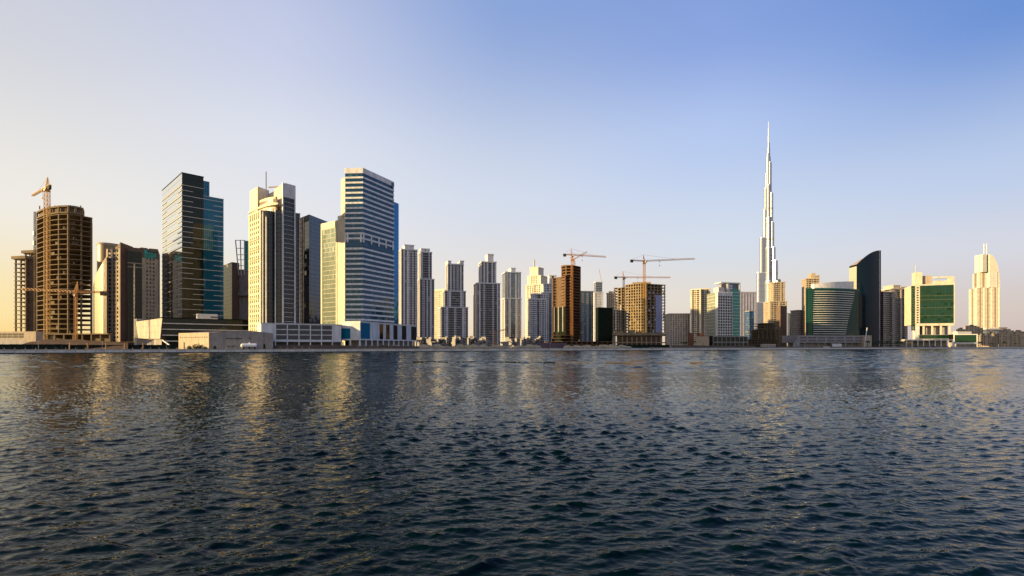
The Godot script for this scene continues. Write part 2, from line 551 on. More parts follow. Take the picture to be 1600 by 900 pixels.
func make_water() -> void:
	gusts.seed = 3
	gusts.frequency = 0.018
	tile_h = wave_tile(7, 64, -6.2, -2.9, -0.3)
	tile_long = wave_tile(8, 40, -4.2, -2.4, -0.2)
	var am := ArrayMesh.new()
	var zs := PackedFloat32Array()
	var z := 4.0
	while z < FAR_END:
		zs.append(z)
		z += minf(maxf(0.045, z * z / 6500.0), 0.75)
	zs.append(FAR_END)
	var half := func(q): return q * 1.12 + 8.0
	# zones of distance: ripples too fine to be geometry pass into the normal map and the gloss
	var zone := [[40.0, 3.0, 3.0, 0.25, 0.015, 1100], [60.0, 4.0, 5.0, 0.4, 0.04, 1100], [85.0, 6.0, 8.0, 0.5, 0.08, 800], [160.0, 8.0, 12.0, 0.5, 0.10, 600], [FAR_END, 11.0, 20.0, 0.5, 0.12, 420]]
	var tex := wave_normals(0.16)
	var from := 0
	for k in 5:
		var to := from
		while to < zs.size() - 1 and zs[to] < zone[k][0]:
			to += 1
		grid_mesh(zs.slice(from, to + 1), zone[k][5], half, wave_height, am)
		from = to
		am.surface_set_material(k, water_mat("water_%d" % k, tex, zone[k][1], zone[k][2], zone[k][3], zone[k][4]))
	grid_mesh(PackedFloat32Array([FAR_END, 1200.0, 3000.0]), 3, half, func(_x, _z): return 0.0, am)
	am.surface_set_material(5, am.surface_get_material(4))
	# the rest of the basin, beside and behind the place of the camera
	var rest := MB.new()
	for q in [[Vector2(-1500, -4), Vector2(1500, -4), Vector2(1500, 260), Vector2(-1500, 260)]]:
		rest.quad(v3(q[0], 0), v3(q[1], 0), v3(q[2], 0), v3(q[3], 0), Vector3.UP)
	for s in [-1.0, 1.0]:
		rest.quad(Vector3(s * 12.48, 0, -4), Vector3(s * 1500, 0, -4), Vector3(s * 1500, 0, -1335), Vector3(s * 1503.2, 0, -1335), Vector3.UP)
	var arr := rest.mesh().surface_get_arrays(0)
	var uvs := PackedVector2Array()
	for p in arr[Mesh.ARRAY_VERTEX]:
		uvs.append(Vector2(p.x, p.z))
	arr[Mesh.ARRAY_TEX_UV] = uvs
	am.add_surface_from_arrays(Mesh.PRIMITIVE_TRIANGLES, arr)
	am.surface_set_material(6, am.surface_get_material(4))
	var o := MeshInstance3D.new()
	o.name = "water"
	o.mesh = am
	o.set_meta("kind", "structure")
	add_child(o)

func make_ground() -> void:
	# land beyond the quay line; the quay runs at 24 degrees to the picture
	var d := Vector2(0.914, -0.406)
	var a := Vector2(0, -400) - d * 2600.0
	var e := Vector2(0, -400) + d * 5200.0
	var back := Vector2(-0.406, -0.914)
	structure("ground", pris(PackedVector2Array([a, e, e + back * 9000.0, a + back * 9000.0]), -3.0, GROUND), mats.sand)
	# promenade paving and the wall below it
	var s0 := Vector2(0, -400) - d * 420.0
	var s1 := Vector2(0, -400) + d * 900.0
	var pav := MB.new()
	pav.blk(s0, s1, 0.0, s0.distance_to(s1), -7.0, 0.35, GROUND, GROUND + 0.12)
	structure("promenade", pav, mats.paving)
	var wall := MB.new()
	wall.blk(s0, s1, 0.0, s0.distance_to(s1), 0.0, 0.12, -1.0, GROUND - 0.02)
	var q := structure("quay_wall", wall, mats.concrete_dark)
	var local := MB.new()
	local.blk(Vector2.ZERO, d, 0.06, 4.34, 0.12, 0.30, 0.55, GROUND - 0.25)
	var pm := local.mesh()
	var n := 150
	for i in n:
		var at := s0 + d * (i * 4.4)
		place(q, "wall_panel", pm, mats.panel_a if i % 3 else mats.panel_b, v3(at, 0))
	var restm := MB.new()
	for i in range(n, 300):
		restm.blk(s0, s1, i * 4.4 + 0.06, i * 4.4 + 4.34, 0.12, 0.30, 0.55, GROUND - 0.25)
	part(q, "wall_panels", restm, mats.panel_a, "stuff")
	var coping := MB.new()
	coping.blk(s0, s1, 0.0, s0.distance_to(s1), 0.1, 0.5, GROUND - 0.22, GROUND + 0.1)
	part(q, "coping", coping, mats.paving)
	# low posts and a rail along the edge
	var rail := thing("railing", "thin dark railing running along the whole quay edge", "railing", v3(W(500, shore(500)), GROUND + 0.1))
	var post := MB.new()
	post.box(Vector3(0, 0.55, 0), Vector3(0.16, 1.1, 0.16), 0.4)
	var pmesh := post.mesh()
	var o := org(rail)
	for i in 230:
		var at := s0 + d * (i * 4.4) + Vector2(0.406, 0.914) * 0.15
		place(rail, "post", pmesh, mats.dark_metal, v3(at, GROUND + 0.1) - o)
	var bars := MB.new()
	for y in [0.55, 1.05]:
		bars.blk(s0, s1, 0.0, 1012.0, 0.13, 0.19, GROUND + 0.1 + y, GROUND + 0.15 + y)
	part(rail, "rails", bars, mats.dark_metal)

func make_materials() -> void:
	var stain := noise_tex(0.012, 0.72, 1.0, 4, 11)
	var grain := noise_tex(0.05, 0.8, 1.0, 3, 12)
	var streak := noise_tex(0.03, 0.76, 1.0, 4, 13, 3.0)
	mk("sand", Color(0.30, 0.22, 0.14), 0.95, 0, 0.3, stain, 0.02)
	mk("earth", Color(0.13, 0.085, 0.06), 0.95, 0, 0.3, stain, 0.05)
	mk("rubble", Color(0.58, 0.46, 0.30), 0.95, 0, 0.3, grain, 0.3)
	mk("paving", Color(0.48, 0.45, 0.42), 0.85, 0, 0.4, stain, 0.04)
	mk("panel_a", Color(0.80, 0.77, 0.73), 0.7, 0, 0.4, streak, 0.15)
	mk("panel_b", Color(0.68, 0.65, 0.62), 0.7, 0, 0.4, streak, 0.15)
	mk("concrete", Color(0.23, 0.175, 0.115), 0.9, 0, 0.3, stain, 0.04)
	mk("concrete_warm", Color(0.24, 0.145, 0.085), 0.9, 0, 0.3, stain, 0.05)
	mk("concrete_red", Color(0.22, 0.125, 0.075), 0.9, 0, 0.3, stain, 0.05)
	mk("concrete_dark", Color(0.07, 0.06, 0.052), 0.9, 0, 0.3, stain, 0.06)
	mk("netting", Color(0.012, 0.022, 0.016), 0.9, 0, 0.2, stain, 0.08)
	mk("formwork", Color(0.17, 0.125, 0.085), 0.9, 0, 0.3, stain, 0.09)
	mk("dark_metal", Color(0.03, 0.03, 0.032), 0.5, 0.3)
	mk("crane_paint", Color(0.50, 0.25, 0.045), 0.5, 0, 0.5, grain, 0.2)
	mk("crane_orange", Color(0.48, 0.20, 0.04), 0.5, 0, 0.5, grain, 0.2)
	mk("crane_pale", Color(0.45, 0.38, 0.30), 0.5, 0, 0.5, grain, 0.2)
	mk("white_paint", Color(0.74, 0.73, 0.72), 0.5, 0, 0.5, grain, 0.05)
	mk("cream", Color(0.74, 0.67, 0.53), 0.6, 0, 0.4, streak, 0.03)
	mk("gold_wall", Color(0.74, 0.65, 0.48), 0.6, 0, 0.4, streak, 0.03)
	mk("beige", Color(0.50, 0.41, 0.31), 0.8, 0, 0.4, streak, 0.04)
	mk("brown_stone", Color(0.16, 0.11, 0.085), 0.7, 0, 0.4, streak, 0.04)
	mk("plaster", Color(0.74, 0.74, 0.76), 0.8, 0, 0.4, streak, 0.03)
	mk("grey_wall", Color(0.34, 0.32, 0.33), 0.8, 0, 0.4, streak, 0.03)
	mk("pale_stone", Color(0.58, 0.50, 0.42), 0.8, 0, 0.4, streak, 0.03)
	mk("lilac_wall", Color(0.60, 0.57, 0.61), 0.8, 0, 0.4, streak, 0.03)
	mk("white_cladding", Color(0.82, 0.81, 0.80), 0.45, 0, 0.5, streak, 0.03)
	mk("steel", Color(0.72, 0.73, 0.75), 0.30, 0.9, 0.5)
	mk("steel_dark", Color(0.22, 0.23, 0.25), 0.4, 0.7, 0.5)
	mk("glass_pale", Color(0.17, 0.22, 0.19), 0.15, 0.35, 0.5)
	mk("silver_glass", Color(0.33, 0.36, 0.42), 0.36, 0.8, 0.5)
	mk("steel_gold", Color(0.22, 0.17, 0.11), 0.45, 0.15, 0.5)
	mk("steel_fin", Color(0.55, 0.53, 0.50), 0.5, 0.2)
	mk("shed_wall", Color(0.36, 0.33, 0.31), 0.85, 0, 0.3, streak, 0.08)
	mk("shed_wall_b", Color(0.31, 0.28, 0.265), 0.85, 0, 0.3, streak, 0.08)
	mk("grey_dark", Color(0.13, 0.125, 0.13), 0.7, 0, 0.4, streak, 0.03)
	mk("concrete_gold", Color(0.34, 0.265, 0.17), 0.9, 0, 0.3, stain, 0.05)
	mk("purple_pale", Color(0.40, 0.42, 0.56), 0.5)
	mk("silver_glass_b", Color(0.27, 0.30, 0.36), 0.40, 0.8, 0.5)
	mk("roof_metal", Color(0.45, 0.34, 0.24), 0.5, 0.3)
	mk("cream_glass", Color(0.55, 0.50, 0.40), 0.25, 0.3)
	mk("glass_leaf", Color(0.011, 0.055, 0.034), 0.12, 0.45, 0.6)
	mk("hoarding_purple", Color(0.17, 0.12, 0.14), 0.8, 0, 0.3, stain, 0.1)
	mk("dry_grass", Color(0.26, 0.19, 0.10), 0.95, 0, 0.2, grain, 0.2)
	mk("tint_band", Color(0.10, 0.11, 0.05), 0.4)
	mk("townhouse", Color(0.33, 0.32, 0.32), 0.85, 0, 0.3, streak, 0.05)
	mk("glass_pond", Color(0.03, 0.09, 0.11), 0.1, 0.4, 0.5)
	mk("backing_green", Color(0.004, 0.02, 0.010), 0.5)
	mk("blind", Color(0.16, 0.15, 0.14), 0.3, 0.0, 0.5)
	mk("blind_blue", Color(0.035, 0.11, 0.17), 0.12, 0.25, 0.5)
	mk("blind_brown", Color(0.045, 0.035, 0.03), 0.15, 0.0, 0.5)
	mk("ivory", Color(0.72, 0.68, 0.60), 0.6, 0, 0.4, streak, 0.03)
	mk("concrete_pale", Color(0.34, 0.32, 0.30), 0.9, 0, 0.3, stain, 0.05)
	mk("frame_dark", Color(0.008, 0.009, 0.010), 0.5, 0.0, 0.25)
	mk("glass_green", Color(0.011, 0.018, 0.012), 0.05, 0.0, 0.36)
	mk("glass_mirror", Color(0.86, 0.88, 0.84), 0.03, 0.95, 0.6)
	mk("glass_teal", Color(0.008, 0.11, 0.18), 0.08, 0.25, 0.45)
	mk("glass_blue", Color(0.03, 0.16, 0.38), 0.08, 0.8, 0.6)
	mk("glass_navy", Color(0.018, 0.045, 0.085), 0.07, 0.5, 0.7)
	mk("glass_brown", Color(0.009, 0.006, 0.005), 0.06, 0.04, 0.55)
	mk("glass_steel", Color(0.06, 0.085, 0.12), 0.07, 0.6, 0.7)
	mk("glass_gold", Color(0.24, 0.27, 0.20), 0.35, 0.1, 0.45)
	mk("glass_bronze", Color(0.20, 0.15, 0.10), 0.3, 0.1, 0.45)
	mk("glass_stripe", Color(0.010, 0.058, 0.115), 0.05, 0.35, 0.5)
	mk("glass_far", Color(0.020, 0.024, 0.032), 0.12, 0.0, 0.42)
	mk("glass_emerald", Color(0.007, 0.048, 0.040), 0.12, 0.0, 0.3)
	mk("glass_sea", Color(0.02, 0.16, 0.14), 0.10, 0.6, 0.6)
	mk("glass_black", Color(0.004, 0.018, 0.036), 0.07, 0.0, 0.25)
	mk("blue_panel", Color(0.004, 0.12, 0.22), 0.6, 0, 0.2)
	mk("louvre", Color(0.10, 0.092, 0.095), 0.6)
	mk("purple_sheet", Color(0.20, 0.23, 0.42), 0.4, 0.2)
	mk("tank_white", Color(0.78, 0.77, 0.76), 0.35, 0, 0.5)
	mk("leaf", Color(0.045, 0.07, 0.02), 0.7, 0, 0.4, grain, 0.5)
	mk("bark", Color(0.10, 0.07, 0.045), 0.9)
	mk("roof_tile", Color(0.30, 0.13, 0.08), 0.8, 0, 0.3, stain, 0.08)

func _ready() -> void:
	rng.seed = 42
	var cam := Camera3D.new()
	cam.name = "camera"
	add_child(cam)
	cam.position = Vector3(0, EYE, 0)
	cam.set_frustum(0.5625, Vector2(0.0, 0.05625), 0.5, 20000.0)
	cam.current = true
	var pan := PanoramaSkyMaterial.new()
	pan.panorama = ImageTexture.create_from_image(sky_image())
	var sky := Sky.new()
	sky.sky_material = pan
	var env := Environment.new()
	env.background_mode = Environment.BG_SKY
	env.sky = sky
	env.tonemap_mode = Environment.TONE_MAPPER_LINEAR
	env.tonemap_exposure = 2.1
	env.background_energy_multiplier = 1.0 / 2.1
	env.sdfgi_enabled = true
	env.ssao_enabled = true
	env.ssil_enabled = true
	var we := WorldEnvironment.new()
	we.name = "environment"
	we.environment = env
	add_child(we)
	var sun := DirectionalLight3D.new()
	sun.name = "sun"
	add_child(sun)
	var az := deg_to_rad(SUN_AZ)
	var el := deg_to_rad(SUN_EL)
	sun.look_at_from_position(Vector3(sin(az) * cos(el), sin(el), -cos(az) * cos(el)) * 100.0, Vector3.ZERO)
	sun.light_color = Color(1.0, 0.86, 0.60)
	sun.light_energy = 1.6
	sun.light_angular_distance = 0.5
	sun.shadow_enabled = true
	make_materials()
	make_water()
	make_ground()
	build_left()
	build_middle()
	build_right()
	build_shore()

# ------------------------------------------------------------------ the near towers on the left
func band_boxes(t: Node3D, called: String, A: Vector2, B: Vector2, ys: Array, h: float, o0: float, o1: float, m: Material, t0 := 0.0, t1 := -1.0) -> void:
	var o := org(t)
	var l := A.distance_to(B)
	var b := MB.new()
	b.blk(A, B, t0, l if t1 < 0.0 else t1, o0, o1, 0, h)
	var mesh := b.mesh(Vector3(o.x, 0, o.z))
	for y in ys:
		place(t, called, mesh, m, Vector3(0, y - o.y, 0))
func rows(y0: float, y1: float, n: int) -> Array:
	var r := []
	for i in n:
		r.append(y0 + (y1 - y0) * i / n)
	return r

func build_left() -> void:
	site_tower_small()
	site_tower_big()
	curved_pair()
	green_glass_tower()
	lattice_slab()
	gold_tower()
	dark_blue_tower()
	cream_tower()
	striped_tower()
	podium_dark()
	podium_white()
	shed()

func site_tower_small() -> void:
	var t := thing("unfinished_tower", "lower bare concrete tower of two stepped blocks, leftmost in the picture", "tower", v3(W(39, 445), GROUND), "unfinished concrete towers")
	var y0 := 13.0
	for q in [[21.5, 40.0, 440.0, 405.0, 3], [37.0, 57.0, 448.0, 396.0, 3]]:
		var A := W(q[0], q[2])
		var B := W(q[1], q[2] - 3.0)
		var poly := slab_box(A, B, 17.0)
		var cols := []
		for i in 3:
			for k in 2:
				cols.append(A.lerp(B, 0.06 + i * 0.44).lerp(poly[3].lerp(poly[2], 0.06 + i * 0.44), 0.06 + k * 0.86))
		bare_frame(t, poly, y0, H(q[3], q[2]), 3.62, 0.55, mats.concrete, cols, 1.1, mats.concrete)
		var core := slab_box(A.lerp(poly[2], 0.42 if q[0] < 30 else 0.16), B.lerp(poly[3], 0.10), 6.0)
		part(t, "core_wall", pris(core, GROUND, H(q[3], q[2]) + 1.0), mats.formwork)
		part(t, "roof_edge", pris(grown(poly, 1.2), H(q[3], q[2]), H(q[3], q[2]) + 2.4), mats.concrete)
	var b := MB.new()
	lattice(b, v3(W(54.6, 430), 14), v3(W(54.6, 430), H(331, 430)), 1.0, 0.22, 1.8)
	part(t, "hoist_mast", b, mats.concrete)
	b = MB.new()
	for y in [365.0, 380.0]:
		b.box(v3(W(53.6, 429), H(y, 430)), Vector3(1.6, 3.0, 1.6), 0.3)
	part(t, "hoist_cage", b, mats.crane_pale)

func site_tower_big() -> void:
	var t := thing("unfinished_tower", "tall bare concrete tower with curved floors, golden crane mast before it", "tower", v3(W(100, 400), GROUND), "unfinished concrete towers")
	var pts := PackedVector2Array()
	var fp := [[57.0, 404.0], [69.0, 393.0], [80.0, 388.0], [92.0, 385.0], [107.0, 384.0], [118.0, 386.0], [128.0, 390.0], [144.5, 396.0]]
	for q in fp:
		pts.append(W(q[0], q[1]))
	var n := pts.size()
	for q in [[144.0, 418.0], [112.0, 424.0], [70.0, 424.0], [60.0, 416.0]]:
		pts.append(W(q[0], q[1]))
	var y0 := 13.5
	var yt := H(339, 394)
	var cols := []
	for k in [0, 1, 3, 4, 6, 7]:
		var c: Vector2 = pts[k]
		cols.append(c.lerp(W(100, 405), 0.04))
	for q in [[143.0, 417.0], [127.0, 420.0]]:
		cols.append(W(q[0], q[1]))
	bare_frame(t, pts, y0, yt, 3.7, 0.5, mats.concrete, cols, 1.0, mats.concrete)
	# unfinished inner walls keep most of the frame dark; the right bay is open right through
	part(t, "core_wall", pris(PackedVector2Array([W(70, 409), W(76, 403), W(120, 403), W(120, 416), W(76, 418), W(71, 414)]), GROUND, yt + 3.0), mats.formwork)
	for k in 11:
		if k % 4 == 3:
			continue
		var y := yt - 3.7 * (k + 1)
		part(t, "infill_wall", pris(slab_box(W(127.5, 405), W(143.5, 407), 1.0), y, y + 3.0), mats.formwork)
	rng.seed = 5
	for k in 26:
		var i: int = [1, 2, 3, 4, 5][k % 5]
		var y := y0 + (yt - y0) / 24.0 * rng.randi_range(0, 22)
		var b := MB.new()
		var f := rng.randf_range(0.0, 0.4)
		b.blk(pts[i], pts[i + 1], pts[i].distance_to(pts[i + 1]) * f, pts[i].distance_to(pts[i + 1]) * (f + 0.5), -3.0, -2.6, y, y + 2.9)
		part(t, "infill_wall", b, mats.formwork)
	# the round drum on the roof with its columns
	var drum := PackedVector2Array([W(58.5, 404), W(69, 394.5), W(80, 390), W(92, 387), W(107, 386), W(118, 388), W(129, 393), W(130.5, 400), W(126, 408), W(100, 414), W(70, 414)])
	var yd := H(334, 390)
	part(t, "roof_slab", pris(grown(drum, 0.7), yd - 0.5, yd + 0.4), mats.concrete)
	part(t, "roof_drum", pris(grown(drum, -1.0), yd + 0.4, H(325, 390), PackedFloat32Array(), true), mats.formwork)
	part(t, "roof_slab", pris(grown(drum, 0.5), H(325.5, 390), H(323, 390)), mats.concrete)
	for q in drum:
		var b := MB.new()
		b.box(v3(q, (yd + H(325, 390)) * 0.5), Vector3(0.9, H(325, 390) - yd, 0.9), 0.4)
		part(t, "column", b, mats.concrete)
	var stub := MB.new()
	for i in 9:
		stub.box(v3(W(62 + i * 8.0, 396 + 4 * sin(i * 2.0)), H(322.2, 392)), Vector3(0.5, 2.6, 0.5))
	part(t, "starter_bars", stub, mats.concrete_dark, "stuff")
	# concrete base in front of the tower
	var p := thing("site_podium", "low raw concrete podium under the tall unfinished tower", "podium", v3(W(100, 384), GROUND))
	part(p, "deck", pris(PackedVector2Array([W(56, 378), W(174, 372), W(172, 430), W(50, 440)]), 12.6, 13.4), mats.concrete)
	part(p, "back_wall", pris(PackedVector2Array([W(58, 392), W(172, 388), W(170, 425), W(60, 430)]), GROUND, 12.7), mats.formwork)
	for i in 9:
		var b := MB.new()
		b.box(v3(W(57.5 + i * 14.3, 379.2 - i * 0.7), 7.4), Vector3(0.9, 10.4, 0.9))
		part(p, "column", b, mats.concrete)
	for q in [[64.0, 84.0, 4.2, 12.4], [99.0, 113.0, 4.2, 9.0], [143.0, 171.0, 4.2, 12.4]]:
		var b := MB.new()
		b.blk(W(q[0], 380.0), W(q[1], 378.6), 0, W(q[0], 380.0).distance_to(W(q[1], 378.6)), -0.3, 0.0, q[2], q[3])
		part(p, "infill_panel", b, mats.concrete)
	# the big crane beside it and a small one lower down
	var cr := crane("tall golden tower crane standing against the tall unfinished tower, jib to the left", W(73.5, 379), GROUND, H(299, 379), 30.0, 6.5, PI + 0.55, -1.5, mats.crane_paint, 2.4)
	cr.set_meta("group", "tower cranes over the building sites")
	crane("short brown tower crane low in front of the tall unfinished tower", W(118.5, 366), GROUND, H(463, 366), 36.0, 20.0, PI - 0.12, 1.5, mats.crane_orange, 1.4)

func curved_pair() -> void:
	var t := thing("apartment_tower", "stone and glass tower with a curved sail wall and round drum behind crane jib", "tower", v3(W(178, 455), GROUND))
	# outer sail: curved wall whose top sweeps up to the right
	for s in [[146.0, 168.0, 452.0, 447.0, 404.0, "silver"], [152.5, 172.0, 462.0, 430.0, 398.0, "stone"]]:
		var poly := PackedVector2Array()
		var tops := PackedFloat32Array()
		for i in 12:
			var f := i / 11.0
			poly.append(W(lerpf(s[0], s[1], f), s[2] - 9.0 * sin(f * PI * 0.5)))
			tops.append(H(lerpf(s[3], s[4], pow(f, 0.55)), s[2]))
		for i in 12:
			var f := 1.0 - i / 11.0
			poly.append(W(lerpf(s[0] + 2.0, s[1] + 2.0, f), s[2] + 18.0 - 6.0 * sin(f * PI * 0.5)))
			tops.append(H(lerpf(s[3], s[4], pow(f, 0.55)), s[2]))
		part(t, "sail_wall", pris(poly, GROUND, 0, tops, true), mats.steel_gold if s[5] == "silver" else mats.beige)
	var dr := circle(W(170, 472), 8.6, 40)
	part(t, "drum", pris(dr, GROUND, H(384, 470), PackedFloat32Array(), true), mats.steel_gold)
	part(t, "drum_roof", pris(circle(W(170, 472), 8.9, 40), H(384, 470), H(381, 470), PackedFloat32Array(), true), mats.beige)
	var f := front_new()
	var A := W(167, 447)
	var B := W(189, 444)
	part(t, "core", pris(slab_box(A, B, 24), GROUND, H(390, 446)), mats.beige)
	front(f, A, B, GROUND, H(391, 446), "pdpdwp", 3.5)
	front_commit(t, f, mats.pale_stone, mats.glass_brown, mats.beige)
	part(t, "stone_pier", pris(slab_box(W(188, 441), W(208, 447), 26), GROUND, 0, PackedFloat32Array([H(379, 443), H(384.5, 443), H(384.5, 443), H(379, 443)])), mats.brown_stone)
	# the glazed neighbour
	var g := thing("glass_apartment_tower", "brown tower with dark green glass bays left of the tall green glass tower", "tower", v3(W(225, 450), GROUND))
	var fr := front_new()
	var C := W(199, 440)
	var D := W(222, 446)
	var E := W(247.5, 455)
	part(g, "core", pris(PackedVector2Array([C, D, E, W(250, 480), W(200, 470)]), GROUND, H(388, 446)), mats.brown_stone)
	var gl := MB.new()
	glaze(gl, C, D, GROUND + 6, H(393, 444), 2.2, 3.5, 0.008, 0.25)
	part(g, "glass_bay", gl, mats.glass_green, "stuff")
	front(fr, D, E, GROUND, H(404, 450), "bwwwb", 3.5)
	front_commit(g, fr, mats.beige, mats.glass_brown, mats.beige)
	var gl2 := MB.new()
	glaze(gl2, D.lerp(E, 0.12), D.lerp(E, 0.88), H(404, 450), H(391, 450), 2.4, 3.5, 0.01, 0.4)
	part(g, "upper_glass", gl2, mats.glass_sea, "stuff")
	for y in [411.0, 417.0]:
		var b := MB.new()
		b.blk(C, D, 0, C.distance_to(D), 0.0, 0.6, H(y + 1.4, 444), H(y, 444))
		part(g, "stone_band", b, mats.beige)
	for q in [[200.0, 207.0, 384.0], [221.0, 231.0, 386.5], [233.0, 247.0, 388.0]]:
		part(g, "roof_block", pris(slab_box(W(q[0], 448), W(q[1], 452), 14), H(392, 446), H(q[2], 448)), mats.brown_stone)
	var fin := MB.new()
	fin.box(v3(W(210, 441.5), (GROUND + H(412, 441)) * 0.5), Vector3(0.8, H(412, 441) - GROUND, 0.8))
	part(g, "bright_fin", fin, mats.pale_stone)

func green_glass_tower() -> void:
	var L := W(253.4, 468)
	var C := W(284.4, 420)
	var R := W(318, 431)
	var E := W(349.3, 441.6)
	var yt := H(270, 420)
	var yb := H(309.5, 437)
	var t := thing("glass_office_tower", "dark green mirror glass tower with pale horizontal fins and blue wing", "tower", v3(W(300, 440), GROUND))
	var poly := corner_box(L, C, R)
	part(t, "core", pris(poly, GROUND, yt), mats.frame_dark)
	var b := MB.new()
	glaze(b, L, C, GROUND, yt - 0.3, 1.9, 4.2, 0.0028)
	part(t, "side_glass", b, mats.glass_mirror, "stuff")
	b = MB.new()
	glaze(b, C, R, GROUND, yt - 0.3, 1.6, 4.2, 0.006)
	part(t, "front_glass", b, mats.glass_green, "stuff")
	var back := L - C
	var wing := PackedVector2Array([R, E, E + back * 0.8, R + back * 0.8])
	part(t, "wing_core", pris(wing, GROUND, yb), mats.frame_dark)
	b = MB.new()
	glaze(b, R, E, GROUND, yb - 0.2, 1.5, 4.2, 0.006)
	part(t, "wing_glass", b, mats.glass_teal, "stuff")
	var S := R.lerp(E, 0.29)
	part(t, "wing_step", pris(PackedVector2Array([R, S, S + back * 0.3, R + back * 0.3]), yb, H(283.5, 433)), mats.frame_dark)
	b = MB.new()
	glaze(b, R, S, yb + 0.2, H(283.8, 433), 1.5, 4.2, 0.006)
	part(t, "wing_step_glass", b, mats.glass_teal, "stuff")
	# fins: long ones every two storeys, short ones between
	var y := yt - 10.0
	var k := 0
	var ll := L.distance_to(C)
	var lr := C.distance_to(R)
	var le := R.distance_to(E)
	var full := []
	var short_hi := []
	var short_lo := []
	while y > GROUND + 4.0:
		full.append(y)
		if y > yt * 0.45:
			short_hi.append(y - 4.25)
		else:
			short_lo.append(y - 4.25)
		y -= 8.5
		k += 1
	var wing_full := full.filter(func(q): return q < yb - 2)
	var wing_short := (short_hi + short_lo).filter(func(q): return q < yb - 4)
	band_boxes(t, "sun_fin", L, C, full, 0.34, 0.0, 0.55, mats.steel_fin)
	band_boxes(t, "sun_fin", C, R, full, 0.34, 0.0, 0.55, mats.steel_fin)
	band_boxes(t, "sun_fin", R, E, wing_full, 0.34, 0.0, 0.5, mats.steel_fin)
	band_boxes(t, "short_fin", L, C, short_hi + short_lo, 0.34, 0.0, 0.55, mats.steel_fin, ll * 0.8, ll)
	band_boxes(t, "short_fin", L, C, short_hi + short_lo, 0.34, 0.0, 0.55, mats.steel_fin, 0.0, ll * 0.24)
	band_boxes(t, "short_fin", C, R, short_hi, 0.34, 0.0, 0.55, mats.steel_fin, 0.0, lr * 0.5)
	band_boxes(t, "short_fin", C, R, short_lo, 0.34, 0.0, 0.55, mats.steel_fin, lr * 0.5, lr)
	band_boxes(t, "short_fin", R, E, wing_short, 0.34, 0.0, 0.5, mats.steel_fin, le * 0.5, le)
	part(t, "roof_edge", pris(grown(poly, 0.25), yt - 0.2, yt + 0.5), mats.frame_dark)
	part(t, "roof_edge", pris(grown(wing, 0.2), yb - 0.1, yb + 0.5), mats.steel_dark)

func lattice_slab() -> void:
	var t := thing("slab_tower", "plain bronze slab with a golden glass side between two tall towers", "tower", v3(W(362, 480), GROUND))
	var L := W(349, 500)
	var C := W(362.5, 480)
	var R := W(374, 486)
	var yt := H(410, 482)
	part(t, "core", pris(corner_box(L, C, R), GROUND, yt), mats.brown_stone)
	var b := MB.new()
	glaze(b, L, C, GROUND, yt - 1, 2.4, 3.8, 0.01)
	part(t, "side_glass", b, mats.glass_gold, "stuff")
	var u := thing("lattice_tower", "grey pier with a leaning open white lattice on its head", "tower", v3(W(381, 490), GROUND))
	part(u, "pier", pris(slab_box(W(372, 486), W(392, 486), 14), GROUND, H(421, 486)), mats.grey_wall)
	var g := slab_box(W(382, 488), W(393, 490), 10)
	part(u, "glass_block", pris(g, H(421, 486) - 1, H(376, 488)), mats.frame_dark)
	b = MB.new()
	glaze(b, g[0], g[1], H(421, 486), H(376.5, 488), 2.0, 3.6, 0.01)
	part(u, "block_glass", b, mats.glass_sea, "stuff")
	for q in [[368.0, 373.0], [375.5, 377.0], [382.0, 382.0]]:
		b = MB.new()
		b.bar(v3(W(q[0], 484), H(375, 484)), v3(W(q[1], 484), H(430, 484)), 0.7)
		part(u, "leaning_post", b, mats.white_paint)
	for y in [375.5, 388.0, 398.0, 406.0, 415.0]:
		b = MB.new()
		var f: float = (y - 375.0) / 55.0
		b.bar(v3(W(368.0 + 5.0 * f, 484), H(y, 484)), v3(W(382.0, 484), H(y, 484)), 0.5)
		part(u, "cross_bar", b, mats.white_paint)
	part(u, "ledge", pris(slab_box(W(371.5, 482), W(390, 482), 6), H(462, 484), H(458, 484)), mats.grey_wall)

